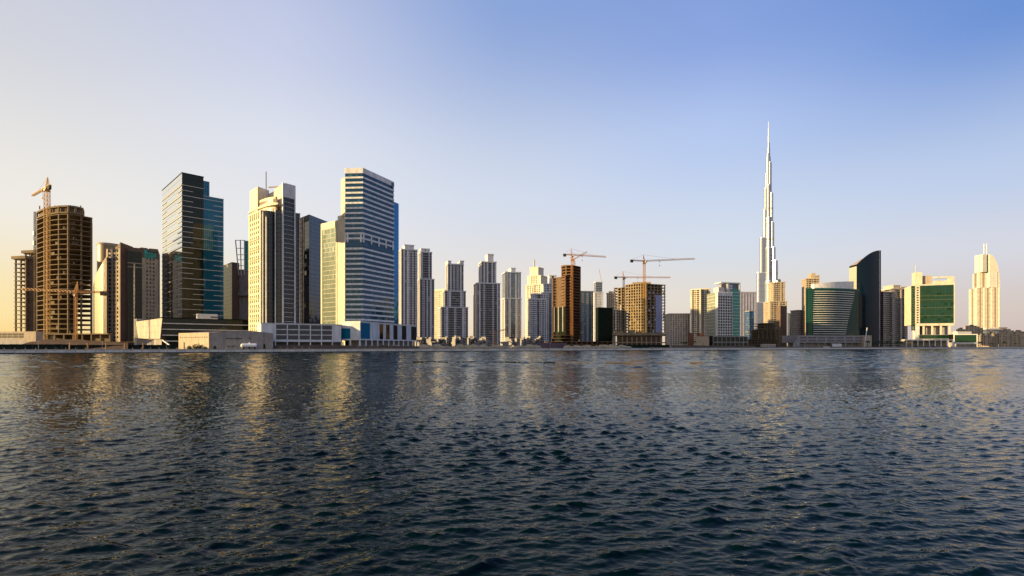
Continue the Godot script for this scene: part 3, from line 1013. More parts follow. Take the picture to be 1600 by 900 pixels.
func gold_tower() -> void:
	var t := thing("hotel_tower", "sunlit cream tower with dark curved glass bay, canopy ring and roof mast", "tower", v3(W(428, 375), GROUND))
	var A := W(389.8, 376.5)
	var B := W(408.5, 362)
	var zb := 364.0
	var y_lit := H(333, 368)
	# sunlit block with a grid of windows
	var blk := slab_box(A, B, 10)
	part(t, "lit_block", pris(blk, GROUND, y_lit), mats.gold_wall)
	var l := A.distance_to(B)
	var f := front_new()
	var n := 27
	var sh := (y_lit - 3.0 - GROUND) / n
	for r in n:
		f.wall.blk(A, B, 0, l, 0, 0.45, GROUND + r * sh, GROUND + r * sh + sh * 0.46)
		for c in 5:
			f.pane.pane(A, B, l * (0.1 + c * 0.17), l * (0.1 + c * 0.17) + 2.4, 0.08, GROUND + r * sh + sh * 0.46, GROUND + (r + 1) * sh, jit(0.02))
			if r % 2 == 0 and r < n - 4:
				f.rail.blk(A, B, l * (0.08 + c * 0.17), l * (0.08 + c * 0.17) + 2.9, 0.45, 1.3, GROUND + r * sh + sh * 0.2, GROUND + r * sh + sh * 0.46)
	for c in 6:
		var e := l * (c * 0.17 + 0.1) - 1.0
		f.wall.blk(A, B, maxf(0, e - (0.9 if c else 2.0)), e + 1.0 if c < 5 else l, 0, 0.6, GROUND, y_lit)
	part(t, "window_frame", f.wall, mats.gold_wall)
	part(t, "window_panes", f.pane, mats.glass_brown, "stuff")
	part(t, "balconies", f.rail, mats.gold_wall, "stuff")
	part(t, "block_cornice", pris(grown(blk, 0.8), y_lit - 0.6, y_lit + 0.5), mats.gold_wall)
	# curved dark bay
	var bay := PackedVector2Array()
	for i in 9:
		var q := i / 8.0
		bay.append(W(409.0 + 21.0 * q, 362.5 - 2.4 * sin(q * PI) + 2.5 * q))
	bay.append(W(433, 385))
	bay.append(W(414, 385))
	var y_bay := H(330, 363)
	part(t, "bay_core", pris(bay, GROUND, y_bay), mats.frame_dark)
	var g := MB.new()
	for i in 8:
		glaze(g, bay[i], bay[i + 1], GROUND, y_bay, 1.8, 3.3, 0.004)
	part(t, "bay_glass", g, mats.glass_brown, "stuff")
	# the shafts right of it
	var C2 := W(442, 366)
	var shaft := corner_box(W(428, 380), C2, W(461, 373.5))
	var ys := H(287.5, 367)
	part(t, "shaft", pris(shaft, GROUND, ys), mats.gold_wall)
	var mid_b := slab_box(W(430, 364.5), W(442.2, 365.6), 10)
	part(t, "middle_bay", pris(mid_b, GROUND, H(328, 365)), mats.frame_dark)
	var side := slab_box(W(461, 377), W(468.5, 379), 12)
	part(t, "side_bay", pris(side, GROUND, H(333, 378)), mats.frame_dark)
	g = MB.new()
	var y_gl := H(310, 370)
	var bk := MB.new()
	bk.blk(shaft[1], shaft[2], 0.0, shaft[1].distance_to(shaft[2]), 0.0, 0.06, GROUND, y_gl)
	part(t, "shaft_backing", bk, mats.frame_dark)
	var bl := MB.new()
	glaze(g, shaft[1], shaft[2], GROUND, y_gl, 2.0, 3.35, 0.006, 0.12, 0.09, bl, 0.15)
	glaze(g, mid_b[0], mid_b[1], GROUND, H(328, 365), 2.0, 3.35, 0.006, 0.05, 0.09, bl, 0.15)
	glaze(g, side[0], side[1], GROUND, H(333, 378), 2.0, 3.35, 0.006, 0.05, 0.09, bl, 0.15)
	part(t, "curtained_panes", bl, mats.blind_brown, "stuff")
	part(t, "shaft_glass", g, mats.glass_brown, "stuff")
	var head := MB.new()
	head.blk(shaft[1], shaft[2], 0.0, shaft[1].distance_to(shaft[2]), 0.0, 0.5, y_gl, ys + 0.3)
	part(t, "shaft_head", head, mats.white_cladding)
	for i in 9:
		var b := MB.new()
		b.blk(shaft[1], shaft[2], 1.0, shaft[1].distance_to(shaft[2]) - 1.0, 0.5, 0.7, y_gl + 0.7 + i * 1.1, y_gl + 1.3 + i * 1.1)
		part(t, "louvre", b, mats.white_cladding)
	var ns := 32
	for q in [[shaft[1], shaft[2], y_gl, mats.white_cladding], [mid_b[0], mid_b[1], H(328, 365), mats.grey_dark], [side[0], side[1], H(333, 378), mats.grey_wall]]:
		var nn := roundi((q[2] - GROUND) / 3.35)
		band_boxes(t, "floor_band", q[0], q[1], rows(GROUND + 3.0, q[2], nn), 0.2, 0.0, 0.3, q[3])
	var nb := roundi((y_bay - GROUND) / 3.35)
	var o := org(t)
	var ring := MB.new()
	for i in 8:
		ring.blk(bay[i], bay[i + 1], 0, bay[i].distance_to(bay[i + 1]), 0.0, 0.2, 0, 0.14)
	var rm := ring.mesh(Vector3(o.x, 0, o.z))
	for i in range(1, nb + 1):
		place(t, "bay_band", rm, mats.grey_dark, Vector3(0, GROUND + i * 3.35 - o.y, 0))
	for q in [[411.0, 361.5, y_lit, 0.45], [416.0, 359.8, H(340, 362), 0.5], [430.2, 363.4, H(326, 363), 0.6], [442.0, 365.2, ys + 0.5, 0.8], [460.6, 372.6, ys + 0.5, 0.8], [468.4, 377.8, H(333, 378), 0.5]]:
		var b := MB.new()
		b.box(v3(W(q[0], q[1]), (GROUND + q[2]) * 0.5), Vector3(q[3], q[2] - GROUND, q[3]), 0.6)
		part(t, "pier", b, mats.white_cladding)
	# head of the tower
	var hb := corner_box(W(390.4, 388), W(402.5, 376), W(420.5, 386))
	part(t, "head_block", pris(hb, y_lit - 2, H(292.5, 378)), mats.cream)
	part(t, "head_link", pris(PackedVector2Array([W(420, 385), W(442, 369), W(446, 385), W(426, 395)]), y_lit, H(297, 376)), mats.cream)
	var drum := PackedVector2Array()
	var can := PackedVector2Array()
	for i in 13:
		var q := i / 12.0
		drum.append(W(396 + 37 * q, 385 - 19.0 * q - 5.0 * sin(q * PI)))
		can.append(W(388.3 + 48.5 * q, 387 - 25.0 * q - 5.5 * sin(q * PI)))
	drum.append_array(PackedVector2Array([W(436, 385), W(402, 396)]))
	can.append_array(PackedVector2Array([W(436, 380), W(398, 396)]))
	part(t, "drum", pris(drum, y_lit, H(307, 366), PackedFloat32Array(), true), mats.gold_wall)
	var dw := MB.new()
	for i in 12:
		glaze(dw, drum[i], drum[i + 1], H(333, 366), H(325, 366), 1.3, 3.4, 0.02, 0.15, 0.2)
		glaze(dw, drum[i], drum[i + 1], H(316, 366), H(310, 366), 1.3, 2.4, 0.02, 0.15, 0.3)
	part(t, "drum_panes", dw, mats.glass_bronze, "stuff")
	part(t, "canopy", pris(can, H(321.5, 366), H(318.5, 366), PackedFloat32Array(), true), mats.gold_wall)
	var mast := MB.new()
	mast.bar(v3(W(415.8, 384), H(293, 378)), v3(W(415.8, 384), H(268, 384)), 0.55)
	part(t, "mast", mast, mats.grey_wall)
	var davit := MB.new()
	davit.prism(circle(W(443.5, 378), 1.7, 14), ys, ys + 2.2)
	davit.bar(v3(W(443.5, 378), ys + 1.8), v3(W(419.5, 378), ys + 1.0), 0.8)
	part(t, "davit_arm", davit, mats.pale_stone)

func dark_blue_tower() -> void:
	var t := thing("blue_glass_tower", "dark blue glass tower with a ragged scaffold edge behind cream tower", "tower", v3(W(492, 475), GROUND))
	var L := W(466, 486)
	var C := W(483, 470)
	var R := W(514, 500)
	var yt := H(335, 470)
	part(t, "core", pris(corner_box(L, C, R), GROUND, yt), mats.frame_dark)
	var b := MB.new()
	glaze(b, C, R, GROUND, yt, 1.9, 3.8, 0.006)
	part(t, "front_glass", b, mats.glass_steel, "stuff")
	b = MB.new()
	glaze(b, C.lerp(L, 0.40), C, GROUND, yt - 6, 1.9, 3.8, 0.02)
	part(t, "side_glass", b, mats.glass_brown, "stuff")
	for i in 26:
		b = MB.new()
		var y := GROUND + 10.0 + i * 4.3
		b.blk(L, C, 2.0 + (i % 3), 9.5 - (i % 2), 0.0, 1.2, y, y + 0.6 + (i % 4) * 0.4)
		part(t, "scaffold_deck", b, mats.pale_stone if i % 3 else mats.beige)
	for q in [0.12, 0.34, 0.5]:
		b = MB.new()
		b.bar(v3(L.lerp(C, q), GROUND), v3(L.lerp(C, q), yt), 0.8)
		part(t, "scaffold_post", b, mats.beige)

func cream_tower() -> void:
	var t := thing("cream_slab_tower", "golden cream tower with one tall pale glass panel beside striped tower", "tower", v3(W(520, 405), GROUND))
	var a := W(502, 424)
	var m := W(527, 412)
	var e := W(539, 404.0)
	var poly := PackedVector2Array([a, m, e, W(548, 436), W(510, 448)])
	var yt := H(342, 405)
	part(t, "body", pris(poly, GROUND, yt), mats.gold_wall)
	var l := a.distance_to(m)
	var fr := MB.new()
	fr.blk(a, m, 0, 2.0, 0, 0.5, GROUND, yt)
	fr.blk(a, m, l - 1.2, l, 0, 0.5, GROUND, yt)
	fr.blk(a, m, 2.0, l - 1.2, 0, 0.5, H(352, 405), yt)
	part(t, "frame", fr, mats.gold_wall)
	var g := MB.new()
	var d := (m - a).normalized()
	glaze(g, a + d * 2.0, m - d * 1.2, GROUND, H(352.3, 405), 1.7, 3.7, 0.012, 0.1, 0.13)
	part(t, "glass_panel", g, mats.glass_pale, "stuff")
	part(t, "roof_edge", pris(grown(poly, 0.2), yt, yt + 0.6), mats.cream)
	part(t, "rear_slab", pris(slab_box(W(532.8, 416), W(540.3, 408), 8), GROUND, H(274, 406)), mats.gold_wall)
	part(t, "roof_box", pris(slab_box(W(527.5, 412), W(534, 408), 6), yt, H(336, 408)), mats.cream)

func striped_tower() -> void:
	var L := W(538.8, 396)
	var C := W(567, 395)
	var R := W(615.6, 429.5)
	var yt := H(262, 395)
	var t := thing("striped_office_tower", "tall white banded tower with blue ribbon windows and plain parapet", "tower", v3(W(575, 410), GROUND))
	var poly := corner_box(L, C, R)
	var yp := H(270.5, 395)
	part(t, "core", pris(grown(poly, -0.4), GROUND, yt - 0.4), mats.frame_dark)
	var g := MB.new()
	var bl0 := MB.new()
	glaze(g, L, C, GROUND, yp, 1.5, 3.75, 0.004, -0.3, 0.09, bl0, 0.12)
	part(t, "front_glass", g, mats.glass_stripe, "stuff")
	g = MB.new()
	glaze(g, C, R, GROUND, yp, 1.7, 3.75, 0.004, -0.3, 0.09, bl0, 0.12)
	part(t, "side_glass", g, mats.glass_stripe, "stuff")
	part(t, "curtained_panes", bl0, mats.blind_blue, "stuff")
	# parapet slopes away on the right face as the photograph shows: deeper at the far end
	part(t, "parapet", pris(grown(poly, 0.15), yp, yt), mats.white_cladding)
	var o := org(t)
	var local := PackedVector2Array()
	for p in grown(poly, 0.12):
		local.append(p - Vector2(o.x, o.z))
	var n := 29
	var ytech := H(375, 395)
	var bm := pris(local, 0, 1.4).mesh()
	var sh := 3.92
	var y := yp - sh
	var k := 0
	while y > GROUND + 6.0:
		if k != 13:
			place(t, "floor_band", bm, mats.white_cladding, Vector3(0, y - o.y, 0))
		y -= sh
		k += 1
	# recessed plant level with stub columns
	var yq := yp - sh * 14.0 + 1.62
	for i in 5:
		var b := MB.new()
		var f := 0.02 + i * 0.235
		var c := C.lerp(R, f)
		b.box(v3(c, yq + 3.1), Vector3(1.1, 6.3, 1.1), 0.9)
		part(t, "plant_column", b, mats.white_cladding)
	for f in [0.03, 0.16, 0.9]:
		var b := MB.new()
		b.box(v3(L.lerp(C, f), yq + 3.1), Vector3(1.2, 6.3, 0.9), 0.0)
		part(t, "plant_column", b, mats.white_cladding)
	var lv := MB.new()
	for i in 16:
		lv.blk(L, C, 2.6 + i * 0.55, 2.9 + i * 0.55, 0.0, 0.1, yq - 6.2, yq - 4.0)
	part(t, "louvres", lv, mats.pale_stone, "stuff")
	var sg := MB.new()
	sg.blk(C, R, C.distance_to(R) - 3.6, C.distance_to(R) - 0.6, 0.15, 0.35, yt - 6.0, yt - 1.2)
	part(t, "sign_plate", sg, mats.glass_navy)
	# blue glass slab on its far side
	var bl := slab_box(W(612, 440), W(623, 449), 16)
	part(t, "blue_wing", pris(bl, GROUND, H(316.5, 445)), mats.frame_dark)
	g = MB.new()
	glaze(g, bl[0], bl[1], GROUND, H(317, 445), 1.5, 3.0, 0.008)
	part(t, "blue_wing_glass", g, mats.glass_blue, "stuff")

func podium_dark() -> void:
	var A := W(253, 372)
	var B := W(410, 415)
	var yt := H(496.5, 372)
	var t := thing("glass_podium", "long dark glass podium with thin white bands under the green tower", "podium", v3(W(330, 395), GROUND))
	var poly := slab_box(A, B, 42)
	part(t, "core", pris(poly, GROUND, yt), mats.frame_dark)
	var g := MB.new()
	glaze(g, A, B, GROUND + 4, yt - 0.3, 2.4, 4.4, 0.006)
	part(t, "front_glass", g, mats.glass_green, "stuff")
	band_boxes(t, "white_band", A, B, [yt - 4.3, yt - 8.6, yt - 12.9, yt - 17.2], 0.6, 0.0, 0.9, mats.white_cladding)
	part(t, "roof_edge", pris(grown(poly, 0.3), yt, yt + 0.5), mats.frame_dark)
	# the leaning pale screen on its sunlit end
	var s := PackedVector2Array([W(213, 392), W(253.2, 368)])
	var b := MB.new()
	var p0 := v3(W(215.5, 390), H(529, 390))
	var p1 := v3(W(250.0, 369), H(529.5, 369))
	var p2 := v3(W(253.3, 367), H(497, 367))
	var p3 := v3(W(212.6, 391), H(502.5, 391))
	var nn := (p1 - p0).cross(p3 - p0).normalized()
	if nn.z < 0:
		nn = -nn
	for i in 7:
		for k in 3:
			var pb := MB.new()
			var c := []
			for q in [[i, k], [i + 1, k], [i + 1, k + 1], [i, k + 1]]:
				var u: float = clampf(q[0] / 7.0, 0, 1)
				var w: float = q[1] / 3.0
				c.append(p0.lerp(p1, u).lerp(p3.lerp(p2, u), w))
			var ctr: Vector3 = (c[0] + c[1] + c[2] + c[3]) * 0.25
			var e := []
			for q in c:
				e.append(ctr + (q - ctr) * 0.985)
			pb.quad(e[0], e[1], e[2], e[3], nn)
			pb.quad(e[0] - nn * 0.3, e[1] - nn * 0.3, e[2] - nn * 0.3, e[3] - nn * 0.3, -nn)
			for q in 4:
				pb.quad(e[q], e[(q + 1) % 4], e[(q + 1) % 4] - nn * 0.3, e[q] - nn * 0.3, (e[q] + e[(q + 1) % 4] - ctr * 2.0).normalized())
			part(t, "screen_panel", pb, mats.pale_stone)
	part(t, "screen_back", pris(PackedVector2Array([W(214, 394), W(252.5, 371.5), W(256, 384), W(218, 404)]), GROUND, H(505, 385)), mats.grey_wall)
	part(t, "end_pier", pris(slab_box(W(210.0, 394), W(213.0, 393), 5), GROUND, H(498, 393)), mats.cream)
	b = MB.new()
	b.bar(v3(W(254, 365), 8.5), v3(W(273, 352), GROUND), 0.7)
	part(t, "ramp_beam", b, mats.white_cladding)
	# rooftop plant room
	var r := slab_box(W(308, 384), W(340, 392), 8)
	part(t, "roof_room", pris(r, yt, H(490.5, 388)), mats.white_paint)
	var v := MB.new()
	for i in 4:
		v.blk(r[0], r[1], 9.0 + i * 1.4, 10.2 + i * 1.4, 0.0, 0.12, yt + 0.7, yt + 2.0)
	part(t, "roof_vents", v, mats.louvre)

func podium_white() -> void:
	var t := thing("car_park_podium", "long low white car park with grey louvre screens and open colonnade", "podium", v3(W(470, 352), GROUND))
	var A := W(408, 339)
	var B := W(533, 366)
	var yt := H(505.5, 339)
	var y0 := GROUND + 5.0
	var poly := slab_box(A, B, 30)
	var l := A.distance_to(B)
	part(t, "upper_wall", pris(poly, y0, yt), mats.white_cladding)
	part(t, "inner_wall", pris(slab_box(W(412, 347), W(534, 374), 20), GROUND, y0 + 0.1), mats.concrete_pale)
	var d := (B - A)
	for i in 5:
		for k in 3:
			var b := MB.new()
			var u0 := l * (0.175 + i * 0.143)
			var u1 := u0 + l * 0.130
			var yy := y0 + 1.4 + k * 3.55
			b.blk(A, B, u0, u1, 0.0, 0.12, yy, yy + 2.9)
			var s := part(t, "louvre_screen", b, mats.louvre)
			var sl := MB.new()
			for q in 6:
				sl.blk(A, B, u0 + 0.1, u1 - 0.1, 0.12, 0.3, yy + 0.2 + q * 0.48, yy + 0.42 + q * 0.48)
			part(s, "slats", sl, mats.louvre, "stuff")
	for i in 7:
		var b := MB.new()
		var u := l * (0.168 + i * 0.143)
		b.blk(A, B, u - 0.35, u + 0.35, -0.4, 0.32, GROUND, y0 if i > 5 else y0 + 12.0)
		part(t, "column", b, mats.white_cladding)
	band_boxes(t, "ledge", A, B, [y0 - 0.2], 1.0, -0.2, 0.45, mats.white_paint, l * 0.17, l)
	part(t, "roof_edge", pris(grown(poly, 0.35), yt, yt + 0.5), mats.white_paint)
	# the taller wing with blue and dark panels
	var w := thing("panelled_podium", "white panelled podium block with two blue panels at the striped tower's foot", "podium", v3(W(590, 390), GROUND))
	var P := W(532.5, 371)
	var Q := W(563, 366)
	var R := W(651, 450)
	var yw := H(503, 366)
	var y1 := H(530.2, 366)
	var wp := PackedVector2Array([P, Q, R, W(640, 470), W(540, 420)])
	part(w, "upper_wall", pris(wp, y1, yw), mats.white_cladding)
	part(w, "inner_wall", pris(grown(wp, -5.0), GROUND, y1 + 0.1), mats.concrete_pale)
	part(w, "roof_edge", pris(grown(wp, 0.4), yw, yw + 0.6), mats.white_paint)
	part(w, "soffit_edge", pris(grown(wp, 0.3), y1 - 0.6, y1 + 0.3), mats.white_paint)
	var lp := P.distance_to(Q)
	var lq := Q.distance_to(R)
	var spec := [[P, Q, 0.0, 0.5, mats.blue_panel, "blue_panel", yw - 4.5], [P, Q, 0.5, 1.0, mats.plaster, "wall_panel", yw - 0.5]]
	# px positions along the right face -> share of its length
	for q in [[563.5, 578.0, "b"], [578.5, 592.6, "w"], [593.0, 598.6, "d"], [599.0, 602.5, "w"], [603.0, 608.7, "d"], [609.2, 614.3, "w"], [614.7, 621.0, "k"], [621.4, 627.5, "w"], [627.8, 634.8, "k"], [635.2, 642.0, "w"], [642.3, 650.6, "k"]]:
		var f := []
		for e in [q[0], q[1]]:
			var s: float = (e - 800.0) / 800.0
			var dd := R - Q
			f.append((s * -Q.y - Q.x) / (dd.x - s * -dd.y))
		spec.append([Q, R, f[0], f[1], {"b": mats.blue_panel, "w": mats.plaster, "d": mats.glass_brown, "k": mats.frame_dark}[q[2]], {"b": "blue_panel", "w": "wall_panel", "d": "window_strip", "k": "dark_strip"}[q[2]], yw - 0.5])
	for s in spec:
		var b := MB.new()
		var ll: float = s[0].distance_to(s[1])
		b.blk(s[0], s[1], ll * s[2] + 0.08, ll * s[3] - 0.08, 0.0, 0.18 if s[5] == "wall_panel" else 0.10, y1 + 0.4, s[6])
		part(w, s[5], b, s[4])
	for i in 3:
		var b := MB.new()
		b.box(v3(P.lerp(Q, 0.02 + i * 0.48), (GROUND + y1) * 0.5), Vector3(0.9, y1 - GROUND, 0.9), 0.2)
		part(w, "column", b, mats.white_paint)
	for i in 11:
		var b := MB.new()
		b.box(v3(Q.lerp(R, 0.08 + i * 0.092), (GROUND + y1) * 0.5), Vector3(0.9, y1 - GROUND, 0.9), 0.9)
		part(w, "column", b, mats.white_paint)

func shed() -> void:
	var t := thing("concrete_shed", "raw concrete hall with a low arched roof and sunlit end wall on the quay", "building", v3(W(340, 330), GROUND))
	var L := W(279, 340)
	var C := W(327, 324)
	var R := W(426.5, 334)
	var yt := H(519.5, 324)
	part(t, "end_wall", pris(slab_box(L, C, 1.0), GROUND, yt), mats.beige)
	# arched long wall
	var n := 24
	for i in n:
		var a := C.lerp(R, i / float(n)) + Vector2(0.02, 0)
		var b := C.lerp(R, (i + 1) / float(n))
		var ya := yt - 0.6 + 1.9 * sin(PI * (0.05 + 0.9 * i / n))
		var yb := yt - 0.6 + 1.9 * sin(PI * (0.05 + 0.9 * (i + 1.0) / n))
		var o := slab_box(a, b, 1.0)
		part(t, "wall_panel", pris(PackedVector2Array([o[0], o[1], o[2], o[3]]), GROUND, 0, PackedFloat32Array([ya, yb, yb, ya])), mats.shed_wall if i % 5 else mats.shed_wall_b)
	var back := (L - C)
	var roof := MB.new()
	for i in n:
		var a := C.lerp(R, i / float(n))
		var b := C.lerp(R, (i + 1) / float(n))
		var ya := yt - 0.9 + 1.9 * sin(PI * (0.05 + 0.9 * i / n))
		var yb := yt - 0.9 + 1.9 * sin(PI * (0.05 + 0.9 * (i + 1.0) / n))
		roof.quad(v3(a, ya), v3(b, yb), v3(b + back, yb), v3(a + back, ya), Vector3.UP)
	part(t, "roof", roof, mats.grey_wall)
	part(t, "corner_pier", pris(slab_box(C - (R - C).normalized() * 0.2, C + (R - C).normalized() * 3.2, 1.4), GROUND, yt), mats.concrete_dark)
	for q in [[0.26, 8, 0.0325, 8.6], [0.285, 4, 0.0325, 3.6], [0.62, 1, 0.1, 8.5]]:
		for i in q[1]:
			var b := MB.new()
			var lr := C.distance_to(R)
			var u: float = lr * (q[0] + i * q[2])
			b.blk(C, R, u, u + 0.75, 0.0, 0.03, q[3], q[3] + 0.75)
			part(t, "window", b, mats.frame_dark)
	var door := MB.new()
	door.blk(C, R, C.distance_to(R) * 0.845, C.distance_to(R) * 0.845 + 1.1, 0.0, 0.04, GROUND, GROUND + 3.2)
	part(t, "door", door, mats.frame_dark)
	door = MB.new()
	door.blk(L, C, L.distance_to(C) * 0.17, L.distance_to(C) * 0.17 + 1.6, 0.0, 0.04, GROUND, GROUND + 4.4)
	part(t, "door", door, mats.frame_dark)
	var rib := MB.new()
	for i in 13:
		rib.blk(L, C, L.distance_to(C) * (0.06 + i * 0.072), L.distance_to(C) * (0.06 + i * 0.072) + 0.4, 0.0, 0.25, yt - 3.2, yt - 2.6)
	part(t, "wall_vents", rib, mats.concrete_dark, "stuff")
	# white tank on saddles in front of it
	var k := thing("storage_tank", "white horizontal storage tank on the quay before the concrete hall", "tank", v3(W(388, 326), GROUND))
	var a0 := W(376.0, 325)
	var a1 := W(400.2, 327.5)
	var ax := (a1 - a0).normalized()
	var up := Vector3.UP
	var sd := Vector3(-ax.y, 0, ax.x)
	var tank := MB.new()
	var prof := [[0.0, 0.0], [0.15, 0.75], [0.5, 1.15], [1.1, 1.4], [8.9, 1.4], [9.4, 1.15], [9.75, 0.75], [9.9, 0.0]]
	var cy := GROUND + 2.3
	for i in prof.size() - 1:
		for s in 20:
			var q := []
			for e in [[i, s], [i + 1, s], [i + 1, s + 1], [i, s + 1]]:
				var an: float = e[1] * TAU / 20.0
				var rr: float = prof[e[0]][1]
				q.append(v3(a0 + ax * prof[e[0]][0], cy) + (up * sin(an) + sd * cos(an)) * rr)
			var am := (s + 0.5) * TAU / 20.0
			var slope: float = (prof[i][1] - prof[i + 1][1]) / (prof[i + 1][0] - prof[i][0])
			tank.quad(q[0], q[1], q[2], q[3], (up * sin(am) + sd * cos(am) + Vector3(ax.x, 0, ax.y) * slope).normalized())
	part(k, "shell", tank, mats.tank_white)
	for u in [1.8, 5.0, 8.2]:
		var b := MB.new()
		b.box(v3(a0 + ax * u, GROUND + 0.7), Vector3(0.5, 1.4, 2.2), ax.angle())
		part(k, "saddle", b, mats.concrete_dark)
	var lad := MB.new()
	lad.bar(v3(a0 + ax * 5.0, cy + 1.3), v3(a0 + ax * 5.0, cy + 1.9), 0.7)
	part(k, "hatch", lad, mats.tank_white)

# ------------------------------------------------------------------ the middle distance
func build_middle() -> void:
	var pl: Material = mats.plaster
	var gf: Material = mats.glass_far
	var gw: Material = mats.grey_wall
	var grp := "pale apartment towers in the middle distance"
	# slim pale towers in shade, warm only on their left edges
	tiered("apartment_tower", "pale slender tower with a flat stepped cap just right of the blue wing", "tower", grp, [
		[627.5, 651.5, 391.0, 525.0, "dbgbwgwdw", "pwdwp"], [632.5, 646.5, 383.5, 391.0, "pbp", "b", 3.0]], 740, 0.35, 26, 3.6, pl, gf, mats.grey_dark)
	tiered("apartment_tower", "pale twin-stepped tower with a boxy cap, second right of the blue wing", "tower", grp, [
		[657.0, 678.0, 437.0, 525.0, "dwdpgbg", "pwdwp"], [657.5, 674.5, 394.5, 437.0, "bdgdpd", "wdw", 2.0], [658.5, 671.0, 389.0, 394.5, "bwb", "w", 5.0]], 770, 0.35, 26, 3.6, pl, gf, mats.grey_dark)
	tiered("apartment_tower", "tower with two horn-like corner piers on its roof and wide lower wings", "tower", grp, [
		[691.0, 731.0, 481.0, 528.0, "dwbdgdwdgdbwd", "wdw"], [696.0, 727.5, 455.5, 481.0, "dwbdgdgdbwd", "wdw", 2.0], [700.5, 724.0, 413.0, 455.5, "gbdwgwdbg", "wdw", 5.0],
		[700.5, 704.5, 408.0, 413.0, "b", "b", 5.0], [720.3, 724.3, 408.0, 413.0, "b", "b", 5.5]], 800, 0.3, 34, 3.6, pl, gf, mats.grey_dark)
	tiered("apartment_tower", "grey tower with a square lift box standing on its narrow top", "tower", grp, [
		[746.0, 781.0, 443.5, 528.0, "gbgdwdgdgdwdgbg", "wdw"], [753.0, 775.3, 409.5, 443.5, "gbgbgdbgb", "wdw", 4.0], [762.2, 770.8, 397.0, 409.5, "b", "b", 8.0]], 810, 0.25, 36, 3.6, pl, gf, mats.grey_dark)
	tiered("apartment_tower", "slate blue tower with rounded glass head and a dark central strip", "tower", grp, [
		[789.0, 814.5, 467.0, 528.0, "wgwbgggbwgw", "wdw"], [789.6, 813.8, 426.0, 467.0, "gwgbgggbgwg", "gdg", 1.2], [798.8, 805.2, 419.5, 426.0, "b", "b", 3.0]], 880, 0.22, 30, 3.6, pl, mats.glass_steel, mats.grey_dark)
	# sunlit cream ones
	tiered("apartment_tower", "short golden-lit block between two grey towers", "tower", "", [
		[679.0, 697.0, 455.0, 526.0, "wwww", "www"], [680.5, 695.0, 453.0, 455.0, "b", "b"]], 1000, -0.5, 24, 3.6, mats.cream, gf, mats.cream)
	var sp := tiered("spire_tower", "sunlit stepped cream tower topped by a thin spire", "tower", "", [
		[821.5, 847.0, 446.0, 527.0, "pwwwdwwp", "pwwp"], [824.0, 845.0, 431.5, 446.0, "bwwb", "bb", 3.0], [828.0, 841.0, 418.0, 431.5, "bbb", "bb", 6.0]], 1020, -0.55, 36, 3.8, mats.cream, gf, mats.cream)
	var b := MB.new()
	b.prism(circle(W(834.8, 1032), 1.4, 10), H(419, 1025), H(405, 1025), PackedFloat32Array(), true)
	part(sp, "spire", b, mats.pale_stone)
	tiered("apartment_tower", "white balconied tower in front of the spire tower", "tower", grp, [
		[828.0, 854.0, 468.0, 530.0, "wdwgwdw", "wdw"], [831.0, 853.0, 460.0, 468.0, "wdgdw", "w", 2.5]], 860, 0.2, 24, 3.5, pl, gf, pl)
	tiered("apartment_tower", "white stepped tower with a slanted square frame on its roof", "tower", grp, [
		[847.0, 872.0, 458.0, 528.0, "wdwgwdw", "wdw"], [850.0, 870.0, 444.0, 458.0, "wdwdw", "w", 2.5], [858.6, 869.0, 430.5, 444.0, "bgb", "b", 6.0]], 920, 0.1, 28, 3.5, pl, gf, pl)
	site_curved()
	# glass block and shaft behind it
	tiered("glass_office_block", "blue green glass block behind the brown unfinished tower", "building", "", [
		[905.5, 927.0, 456.0, 520.0, "gwgbgw", "gwg"]], 900, 0.2, 30, 3.8, mats.grey_wall, mats.glass_pond, gw)
	var sl := tiered("slim_tower", "slim pale tower with a dark netted head and small crane", "tower", "", [
		[928.5, 942.5, 457.0, 522.0, "pwwwp", "ww"], [931.0, 941.0, 441.0, 457.0, "ggg", "gg", 2.0]], 1200, 0.1, 20, 3.8, mats.white_cladding, mats.glass_steel, gw)
	b = MB.new()
	b.bar(v3(W(940, 1205), H(442, 1200)), v3(W(936, 1205), H(420, 1200)), 0.9)
	b.bar(v3(W(939.5, 1205), H(444, 1200)), v3(W(939.5, 1205), H(438, 1200)), 1.2)
	part(sl, "roof_crane", b, mats.crane_pale)
	var k := thing("netted_building", "plain dark green box of a building wrapped in netting", "building", v3(W(944, 630), GROUND))
	var poly := corner_box(W(931.0, 636), W(934.5, 622), W(957.5, 634))
	part(k, "body", pris(poly, GROUND, H(481.5, 628)), mats.netting)
	var fl := MB.new()
	for i in 11:
		fl.prism(grown(poly, 0.12), GROUND + 4 + i * 3.9, GROUND + 4.12 + i * 3.9)
	part(k, "net_seams", fl, mats.frame_dark)
	part(k, "roof_edge", pris(grown(poly, 0.5), H(481.5, 628), H(480.5, 628)), mats.concrete_dark)
	tiered("apartment_block", "small ochre block showing between the netted box and the golden frame", "building", "", [
		[948.0, 960.0, 459.0, 520.0, "wwww", "ww"], [952.0, 957.0, 456.5, 459.0, "b", "b"]], 860, -0.3, 18, 3.6, mats.beige, gf, mats.beige)
	site_golden()
	# right of the golden frame
	tiered("apartment_block", "low pale pink block with close vertical windows", "building", "", [
		[1046.5, 1078.0, 491.0, 535.0, "wwwwwwww", "www"]], 900, 0.0, 26, 3.4, mats.pale_stone, gf, mats.pale_stone)
